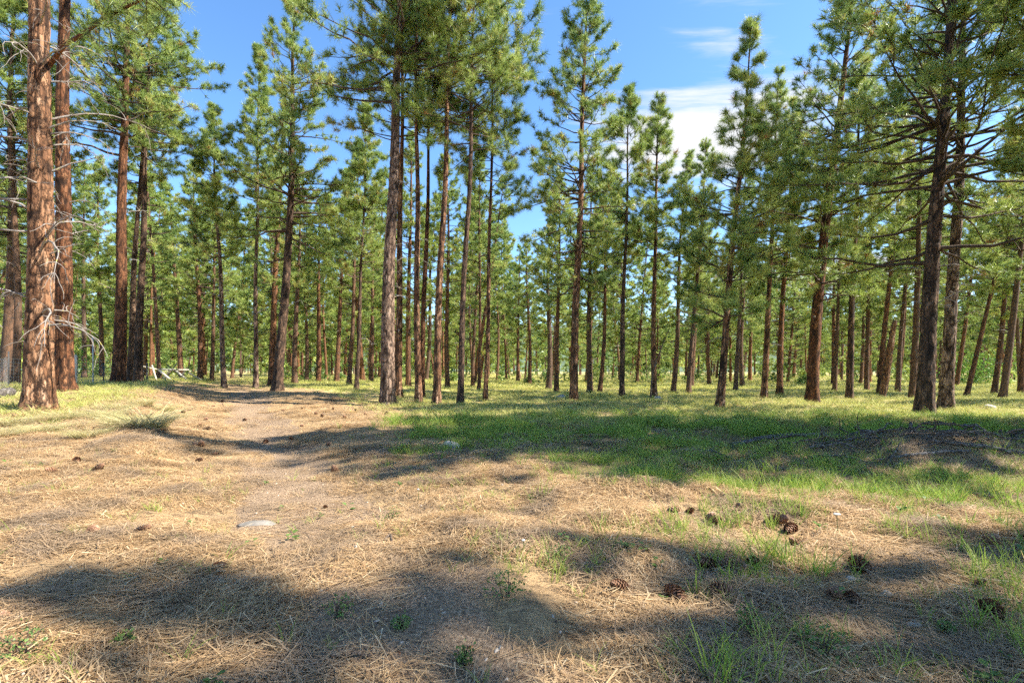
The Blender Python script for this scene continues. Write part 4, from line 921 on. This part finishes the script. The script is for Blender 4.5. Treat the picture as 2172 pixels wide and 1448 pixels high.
CONE = [  # px, row, size px, label
 (1435, 1278, 42, 'big dark round pine cone on the bare needles right of centre, nearest of the cluster'), (1313, 1250, 28, 'small dark pine cone left of the big round one'),
 (1533, 1262, 36, 'dark pine cone below the heaped cones, right of the big round one'), (1500, 1210, 30, 'reddish pine cone at the left of the heap'), (1543, 1208, 32, 'tall dark pine cone in the middle of the heap'),
 (1597, 1204, 30, 'dark pine cone at the right of the heap, behind a grass sprig'), (1578, 1226, 26, 'flattened red-brown pine cone at the front of the heap'), (1513, 1112, 34, 'double-looking pine cone in the grass edge above the heap'),
 (1428, 1092, 20, 'upright pine cone on the crest of the needle hump'), (1463, 1092, 20, 'half-buried pine cone right of the upright one on the hump'), (1567, 1080, 16, 'small dark cone in the grass beyond the hump'), (1608, 1086, 14, 'smallest brown cone in the grass beyond the hump'),
 (1650, 1114, 32, 'brown pine cone in a tangle of dry needles'), (1676, 1132, 28, 'brown cone just below the tangled one'), (1690, 1164, 28, 'sunlit red-brown cone amid bright grass'), (1825, 1212, 36, 'pale-lit pine cone beside a white wood chip'),
 (1773, 1268, 30, 'dark pine cone in deep shade behind tall grass'), (1808, 1276, 24, 'second dark cone in the deep shade behind tall grass'), (2103, 1160, 30, 'dark round cone in the grass near the right edge'), (2103, 1305, 40, 'large shaded cone low at the right edge'),
 (2078, 1242, 12, 'tiny brown cone on lit needles near the right edge'), (463, 1214, 28, 'brown pine cone on the bare ground left of the track'), (302, 1131, 22, 'pine cone with a grass stalk growing beside it'), (197, 1136, 28, 'dark cone under small green leaves on the left'),
 (427, 948, 15, 'dark upright cone in the shade of the track'), (413, 947, 11, 'smaller cone touching the upright one on the track'), (423, 979, 11, 'cone in shade below the pair on the track'), (457, 965, 8, 'small cone right of the pair on the track'),
 (208, 1000, 18, 'open pine cone on sunny needles on the left bank'), (163, 982, 16, 'pine cone a little above the open one on the sunny bank'), (108, 1004, 16, 'red-brown cone lowest on the sunny left bank'),
 (563, 940, 10, 'small dark cone at the shadow edge on the track'), (618, 933, 10, 'brown cone on the track, right of the small dark one'), (697, 946, 11, 'dark cone in shade midway to the grey stone'), (710, 1003, 24, 'long cone lying on its side in the middle of the track shade'),
 (1428, 1027, 11, 'dark cone standing in the green grass'), (1479, 1040, 9, 'small dark cone in the grass right of the standing one'), (1196, 953, 9, 'dark cone deep in the shaded grass'), (5, 1318, 26, 'dark cone cut by the left edge near the bottom'),
 (690, 1079, 8, 'tiny cone on bright straw right of the flat stone'), (1640, 952, 12, 'cone lying by the grey log on the mound')]
rc = np.random.default_rng(15)
for i, (px, py, s, lab) in enumerate(CONE):
    x, y = hit(px, py); d = y; dia = 0.96 * min(max(s / F * d, 0.055), 0.125)
    o = tag(link('pine_cone', cones[i % 3], loc=(x, y, gz(x, y) + dia * rc.uniform(0.32, 0.46)), rot=(R(rc.uniform(35, 110)), rc.uniform(-0.4, 0.4), rc.uniform(0, 6.28)), scale=(dia * rc.uniform(0.75, 1.05), dia * rc.uniform(0.75, 1.05), dia * rc.uniform(0.95, 1.3))), lab, 'pine cone', 'fallen pine cones')
for px, py in ((437, 892), (425, 903), (443, 911), (390, 877), (452, 865), (472, 853), (670, 880), (683, 884), (707, 869), (640, 868), (755, 872), (775, 880), (730, 888), (820, 878), (640, 905), (600, 872), (520, 893), (1130, 905)):
    x, y = hit(px, py); dia = rc.uniform(0.075, 0.11)
    tag(link('pine_cone', cones[int(rc.integers(3))], loc=(x, y, gz(x, y) + dia * 0.4), rot=(R(rc.uniform(35, 110)), 0, rc.uniform(0, 6.28)), scale=(dia,) * 3), 'small far pine cone on the sunny straw of the track', 'pine cone', 'far cones along the track')

# ------------------------------------------------------------------ stones
def stone(seed, sx, sy, sz, mat):
    r = np.random.default_rng(seed); nu, nv = 16, 9
    th = np.arange(nu) / nu * 6.2832; ph = np.linspace(-1.2, 1.5708, nv)
    T, Pp = np.meshgrid(th, ph); c = np.stack([np.cos(T) * np.cos(Pp), np.sin(T) * np.cos(Pp), np.sin(Pp)], -1)
    so = r.uniform(0, 30); k = 1 + 0.22 * vn3(c[..., 0] * 1.4 + so, c[..., 1] * 1.4, c[..., 2] * 1.4) + 0.07 * vn3(c[..., 0] * 4 + so, c[..., 1] * 4, c[..., 2] * 4)
    V = (c * k[..., None] * [sx, sy, sz]).reshape(-1, 3)
    i = np.arange(nv - 1)[:, None] * nu; j = np.arange(nu)[None]; j2 = (j + 1) % nu
    return mk_mesh('stone', V, [np.stack([i + j, i + j2, i + nu + j2, i + nu + j], -1).reshape(-1, 4)], mat, smooth=True)
for i, (px, py, wpx, hf, mat, lab) in enumerate([
  (957, 948, 40, 0.42, M_ROCK, 'rounded grey-tan stone at the edge of the shaded grass'), (545, 1112, 80, 0.10, M_ROCK2, 'flat pale stone flush with the straw beside the track'),
  (40, 1112, 22, 0.3, M_ROCK2, 'small pale stone on the left near the bottom shade'), (88, 1118, 34, 0.3, M_ROCK, 'pinkish stone half buried beside the small pale one'),
  (1280, 1013, 14, 0.5, M_ROCK2, 'small white stone in the green grass'), (1244, 1018, 10, 0.5, M_ROCK2, 'tiny white stone left of the one in the green grass'),
  (1190, 843, 22, 0.35, M_ROCK, 'low grey stone heap left of the tall full-crowned pine'), (1880, 1262, 26, 0.45, M_PALE, 'whitish stone chip on shaded needles right of the dark cones'), (1940, 1326, 26, 0.4, M_PALE, 'pale chip of wood on the shaded needles low on the right'),
  (1805, 1228, 22, 0.3, M_PALE, 'long pale wood chip under the pale-lit cone'), (410, 1240, 20, 0.25, M_PALE, 'cream flake lying left of the track below the brown cone'), (2100, 866, 26, 0.4, M_ROCK, 'grey stone lying in the meadow by the right edge'), (1395, 846, 16, 0.5, M_ROCK, 'small brown stone in the meadow by the pointed pine')]):
    x, y = hit(px, py); sx = wpx / 2 / F * y
    tag(link('stone', stone(700 + i, sx, sx * 0.6, sx * hf * 1.6, mat), loc=(x, y, gz(x, y)), rot=(0, 0, 0.3 * math.sin(i * 2.1))), lab, 'stone')

# ------------------------------------------------------------------ fallen wood
def lay(pxs, lift):
    out = []
    for (px, py), lf in zip(pxs, lift):
        x, y = hit(px, py); out.append((x, y, gz(x, y) + lf))
    return out
def stick(pxs, rads, lift, mat, lab, cat='branch', group='fallen wood', seed=0, sides=8, noise=0.006, name='fallen_branch'):
    tube_thing(name, lay(pxs, lift), rads, mat, lab, cat, group, sides, noise=noise, seed=seed)
stick([(1553, 950), (1590, 944), (1625, 937), (1662, 932)], [0.04, 0.055, 0.055, 0.045], [0.05, 0.07, 0.09, 0.09], M_LOG, 'silvery weathered log at the left end of the debris mound', 'log', seed=1, sides=12, noise=0.010, name='log')
stick([(1660, 931), (1720, 930), (1790, 930)], [0.05, 0.045, 0.03], [0.06, 0.07, 0.06], M_LOG, 'grey branch continuing right from the silvery log', seed=2)
stick([(1965, 940), (2040, 950), (2110, 960), (2180, 972)], [0.02, 0.028, 0.032, 0.035], [0.05, 0.06, 0.06, 0.06], M_LOG, 'pale log running off the right edge on the mound', 'log', seed=3, sides=10, name='log')
stick([(1855, 980), (1920, 974), (1990, 968), (2058, 964)], [0.012, 0.02, 0.022, 0.018], [0.03, 0.06, 0.07, 0.05], M_LOG, 'long thin branch lying across the face of the mound', seed=4)
stick([(1880, 995), (1895, 978), (1910, 962)], [0.012, 0.012, 0.008], [0.03, 0.10, 0.16], M_LOG, 'short grey stick propped against the long thin branch', seed=5, sides=6)
stick([(1990, 928), (2040, 936), (2085, 945)], [0.008, 0.014, 0.012], [0.12, 0.12, 0.05], M_STICKDARK, 'thin dark twig arching over the pale log', seed=6, sides=6)
stick([(1800, 938), (1840, 932), (1880, 925)], [0.03, 0.032, 0.012], [0.04, 0.09, 0.15], M_STICKDARK, 'dark forked stick at the top of the mound', seed=7)
stick([(1705, 938), (1740, 934), (1775, 942)], [0.02, 0.028, 0.012], [0.04, 0.10, 0.03], M_STICKDARK, 'dark stick crossing behind the grey branch', seed=8)
for i, (a_, b_, lab) in enumerate([((1725, 946), (1745, 905), 'pale upright twig sticking from the top of the debris mound'), ((1742, 944), (1738, 900), 'crooked twig standing beside the pale upright one'), ((1779, 928), (1779, 885), 'thin dark stem standing behind the mound'), ((1816, 925), (1818, 880), 'taller dark stem right of the thin one behind the mound'), ((2092, 962), (2108, 935), 'white forked twig standing on the pale log'), ((1980, 925), (1982, 885), 'faint bare stem behind the mound near the deep-furrowed pine')]):
    x, y = hit(*a_); t_ = atd(b_[0], b_[1], y)
    m_ = ((x + t_[0]) / 2 + 0.03, y, (gz(x, y) + t_[2]) / 2)
    tube_thing('upright_twig', [(x, y, gz(x, y) - 0.03), m_, t_], [0.012, 0.010, 0.006], M_LOG if i in (0, 4) else M_STICKDARK, lab, 'twig', 'fallen wood', 6, noise=0.006, seed=40 + i)
rs = np.random.default_rng(50)
for i in range(96):
    x = rs.normal(7.1, 1.7); y = rs.normal(8.35, 0.42); a = rs.normal(0, 0.75); L = rs.uniform(0.25, 1.0); k = rs.uniform(0.7, 1.6); lf = rs.uniform(0.02, 0.20)
    if x / y > 1.02: continue
    p2 = (x + math.cos(a) * L, y + math.sin(a) * L * 0.7)
    tube_thing('fallen_branch', [(x, y, gz(x, y) + lf * rs.uniform(0.1, 1)), ((x + p2[0]) / 2, (y + p2[1]) / 2, gz((x + p2[0]) / 2, (y + p2[1]) / 2) + lf + 0.03), (p2[0], p2[1], gz(*p2) + lf * rs.uniform(0.1, 1.3))], [0.016 * k, 0.013 * k, 0.006 * k], M_STICKDARK if rs.uniform() < 0.6 else M_LOG, 'short twig in the tangle on the debris mound', 'branch', 'twigs on the debris mound', 5, noise=0.008, seed=60 + i)
stick([(1595, 1400), (1622, 1416), (1652, 1438)], [0.011, 0.014, 0.011], [0.02, 0.03, 0.02], M_STICKDARK, 'dark lichened stick at the bottom of the picture, right of centre', seed=11)
stick([(815, 1152), (828, 1148), (834, 1162)], [0.010, 0.011, 0.006], [0.03, 0.06, 0.02], M_STICKDARK, 'small dark hooked twig on bright straw left of centre', seed=12, sides=6, noise=0.003)
stick([(700, 1398), (745, 1400), (790, 1396)], [0.008, 0.009, 0.006], [0.012, 0.02, 0.012], M_STICKDARK, 'thin dark twig lying on the bare soil at the bottom', seed=13, sides=6, noise=0.004)
stick([(-15, 848), (5, 845), (22, 842)], [0.17, 0.17, 0.15], [0.13, 0.13, 0.13], M_LOG, 'sawn grey log end poking in at the left edge', 'log', seed=14, sides=12, noise=0.006, name='log')
stick([(1510, 1032), (1530, 1028), (1545, 1030)], [0.008, 0.009, 0.005], [0.01, 0.03, 0.02], M_LOG, 'little pale twig in the grass before the mound', seed=16, sides=5, noise=0.003)

# ------------------------------------------------------------------ fences on the left
def post_mesh(h, r_, sides, mat, flat=False):
    V, Q = tubes(np.array([[[0, 0, -0.2], [0.01, 0, h * 0.5], [0, 0, h]]]), np.array([[r_, r_ * 0.98, r_ * 0.93]]), sides)
    return mk_mesh('post', V, [Q, np.arange(2 * sides, 3 * sides)[None]], mat, smooth=True)
fe = tag(link('wire_fence', None, loc=(-20, 21.5, gz(-20, 21.5))), 'wire mesh fence on thin posts running behind the left-hand pines', 'fence')
FP = [(-8, 735, 17.5, 'dark'), (18, 745, 20.5, 'dark'), (158, 752, 23.0, 'wood'), (197, 714, 24.0, 'steel'), (219, 770, 25.0, 'dark'), (243, 760, 27.0, 'dark')]
prev = None
for px, toprow, d, kind in FP:
    x = (px - CX) / F * d; zb = gz(x, d); h = CAM_Z + (HY - toprow) / F * d - zb
    link('post', post_mesh(max(h, 0.9), 0.10 if kind == 'wood' else 0.03, 10 if kind == 'wood' else 6, {'wood': M_POSTW, 'steel': M_STEEL, 'dark': M_DARKSTEEL}[kind]), fe, loc=(x - fe.location.x, d - fe.location.y, zb - fe.location.z))
    if prev:
        (x0, d0) = prev; items = []
        n = 14; tt = np.linspace(0, 1, n)
        xs, dsn = x0 + (x - x0) * tt, d0 + (d - d0) * tt; zs = ground_z(xs, dsn)
        for hh in (0.08, 0.2, 0.32, 0.45, 0.6, 0.75, 0.9, 1.05, 1.2): items.append((np.stack([xs - fe.location.x, dsn - fe.location.y, zs - fe.location.z + hh], -1), np.full(n, 0.0045)))
        m = int(math.hypot(x - x0, d - d0) / 0.18)
        for q in range(1, m):
            t = q / m; xx, dd = x0 + (x - x0) * t, d0 + (d - d0) * t; zq = gz(xx, dd)
            items.append((np.array([[xx - fe.location.x, dd - fe.location.y, zq - fe.location.z + 0.05], [xx - fe.location.x, dd - fe.location.y, zq - fe.location.z + 1.2]]), np.full(2, 0.0035)))
        link('wire_panel', multi_tube_mesh('wire_panel', items, 3, M_STEEL), fe)
    prev = (x, d)
fr = tag(link('rail_fence', None, loc=(-27, 38, gz(-27, 38))), 'tumbledown pole fence of crossed pale rails beyond the close-set pair', 'fence')
def rail(p0, d0, p1, d1, rad, mat=M_POSTW):
    a = np.array(atd(p0[0], p0[1], d0)) - np.array(fr.location); b = np.array(atd(p1[0], p1[1], d1)) - np.array(fr.location)
    link('rail', wood_mesh('rail', np.stack([a, (a + b) / 2 + [0, 0, -0.02], b])[None], np.array([[rad, rad * 0.95, rad * 0.85]]), 7, mat), fr)
rail((338, 785), 36, (366, 808), 35, 0.075); rail((362, 785), 36, (340, 810), 36.5, 0.07); rail((370, 783), 38, (398, 806), 38, 0.07); rail((396, 782), 38, (376, 808), 38.4, 0.065)
rail((340, 783), 36, (400, 784), 38, 0.055); rail((400, 790), 40, (428, 806), 41, 0.065); rail((300, 776), 33, (340, 784), 36, 0.05); rail((312, 770), 33, (312, 816), 33, 0.06, M_LOG); rail((300, 768), 33, (306, 814), 33.4, 0.07, M_LOG)
rail((322, 774), 34, (334, 812), 34, 0.055, M_POSTW); rail((354, 772), 37, (384, 800), 37, 0.04, M_LOG); rail((345, 812), 35, (375, 770), 37.5, 0.045, M_LOG)

# ------------------------------------------------------------------ shrubs and small plants
def shrub(name, x, y, rad, h, n, label, cat, mat, seed, leaf=0.09):
    r = np.random.default_rng(seed)
    c = nrm(r.normal(size=(n, 3))) * r.uniform(0.3, 1, (n, 1)) ** 0.5 * [rad, rad, h / 2] + [0, 0, h * 0.52]
    c += 0.18 * rad * r.normal(size=(n, 3))
    d = nrm(r.normal(size=(n, 3)) + [0, 0, 0.3]); s = nrm(np.cross(d, r.normal(size=(n, 3)))) * leaf * 0.3
    V = np.stack([c, c + d * leaf * 0.5 + s, c + d * leaf, c + d * leaf * 0.5 - s], 1).reshape(-1, 3)
    e = tag(link(name, None, loc=(x, y, gz(x, y))), label, cat)
    link('foliage', mk_mesh('foliage', V, [np.arange(n * 4).reshape(-1, 4)], mat, {'tint': np.repeat(r.uniform(0, 1, n), 4)}), e)
    it = [(np.array([[0, 0, -0.1], [r.normal(0, rad * .2), r.normal(0, rad * .2), h * 0.45], [r.normal(0, rad * .6), r.normal(0, rad * .6), h * 0.85]]), np.array([0.02, 0.014, 0.006]) * max(0.25, h / 2)) for q in range(6)]
    link('stems', multi_tube_mesh('stems', it, 5, M_LIMB), e)
d = 31; shrub('leafy_shrub', (128 - CX) / F * d, d, 1.2, 2.6, 1500, 'bright green leafy shrub behind the fence at left', 'shrub', M_SHRUB, 1, 0.14)
d = 52; shrub('leafy_shrub', (2060 - CX) / F * d, d, 2.5, 3.2, 1500, 'rounded green shrub far behind the grey-barked pine', 'shrub', M_SHRUB, 2, 0.22)
d = 60; shrub('leafy_shrub', (2150 - CX) / F * d, d, 2.8, 3.6, 1500, 'green shrub far back close to the right edge', 'shrub', M_SHRUB, 3, 0.22)
for i, (px, py, rad, h, lab) in enumerate([(265, 1368, 0.05, 0.06, 'small bright broad-leaved plant low on the left'), (45, 1400, 0.10, 0.14, 'leafy weed in the shaded bottom left corner'), (720, 1310, 0.09, 0.12, 'tuft of fine green leaves on the bare track soil'), (850, 1335, 0.05, 0.07, 'little green tuft on soil right of the larger one'), (985, 1415, 0.045, 0.10, 'upright green seedling at the bottom centre'),
     (1185, 1195, 0.10, 0.13, 'feathery grey-green herb left of the small dark cone'), (1075, 1268, 0.12, 0.17, 'feathery clump of yarrow leaves at the centre bottom'), (1745, 1395, 0.14, 0.12, 'spreading fern-like weed at the lower right'), (1590, 1345, 0.07, 0.16, 'wispy seedling standing alone at the lower right'), (2010, 1345, 0.04, 0.06, 'pale two-leaved seedling on shaded needles'), (830, 1110, 0.10, 0.14, 'sunlit weed on the bright straw at centre left')]):
    x, y = hit(px, py); shrub('small_plant', x, y, rad, h, 130, lab, 'plant', M_HERB, 20 + i, 0.019 if rad < 0.11 else 0.024)
# yarrow in flower
for i, (px, py, top, lab) in enumerate([(1775, 1140, 1090, 'flat white yarrow head above the lit grass'), (887, 1062, 1038, 'single tiny white flower at the edge of the shade'), (1110, 1175, 1147, 'tiny white bloom beside the feathery herbs')]):
    x, y = hit(px, py); h = (py - top) / F * y
    e = tag(link('white_flower', None, loc=(x, y, gz(x, y))), lab, 'flower')
    link('stem', multi_tube_mesh('stem', [(np.array([[0, 0, -0.02], [0.005, 0, h * 0.5], [0, 0, h]]), np.array([0.003, 0.0025, 0.002]))], 5, M_HERB), e)
    hd = stone(800 + i, 0.028 if i == 0 else 0.014, 0.026 if i == 0 else 0.016, 0.008, M_WHITE); link('flower_head', hd, e, loc=(0, 0, h))

print('CROWN TRIS', tris, 'objects', len(bpy.data.objects))
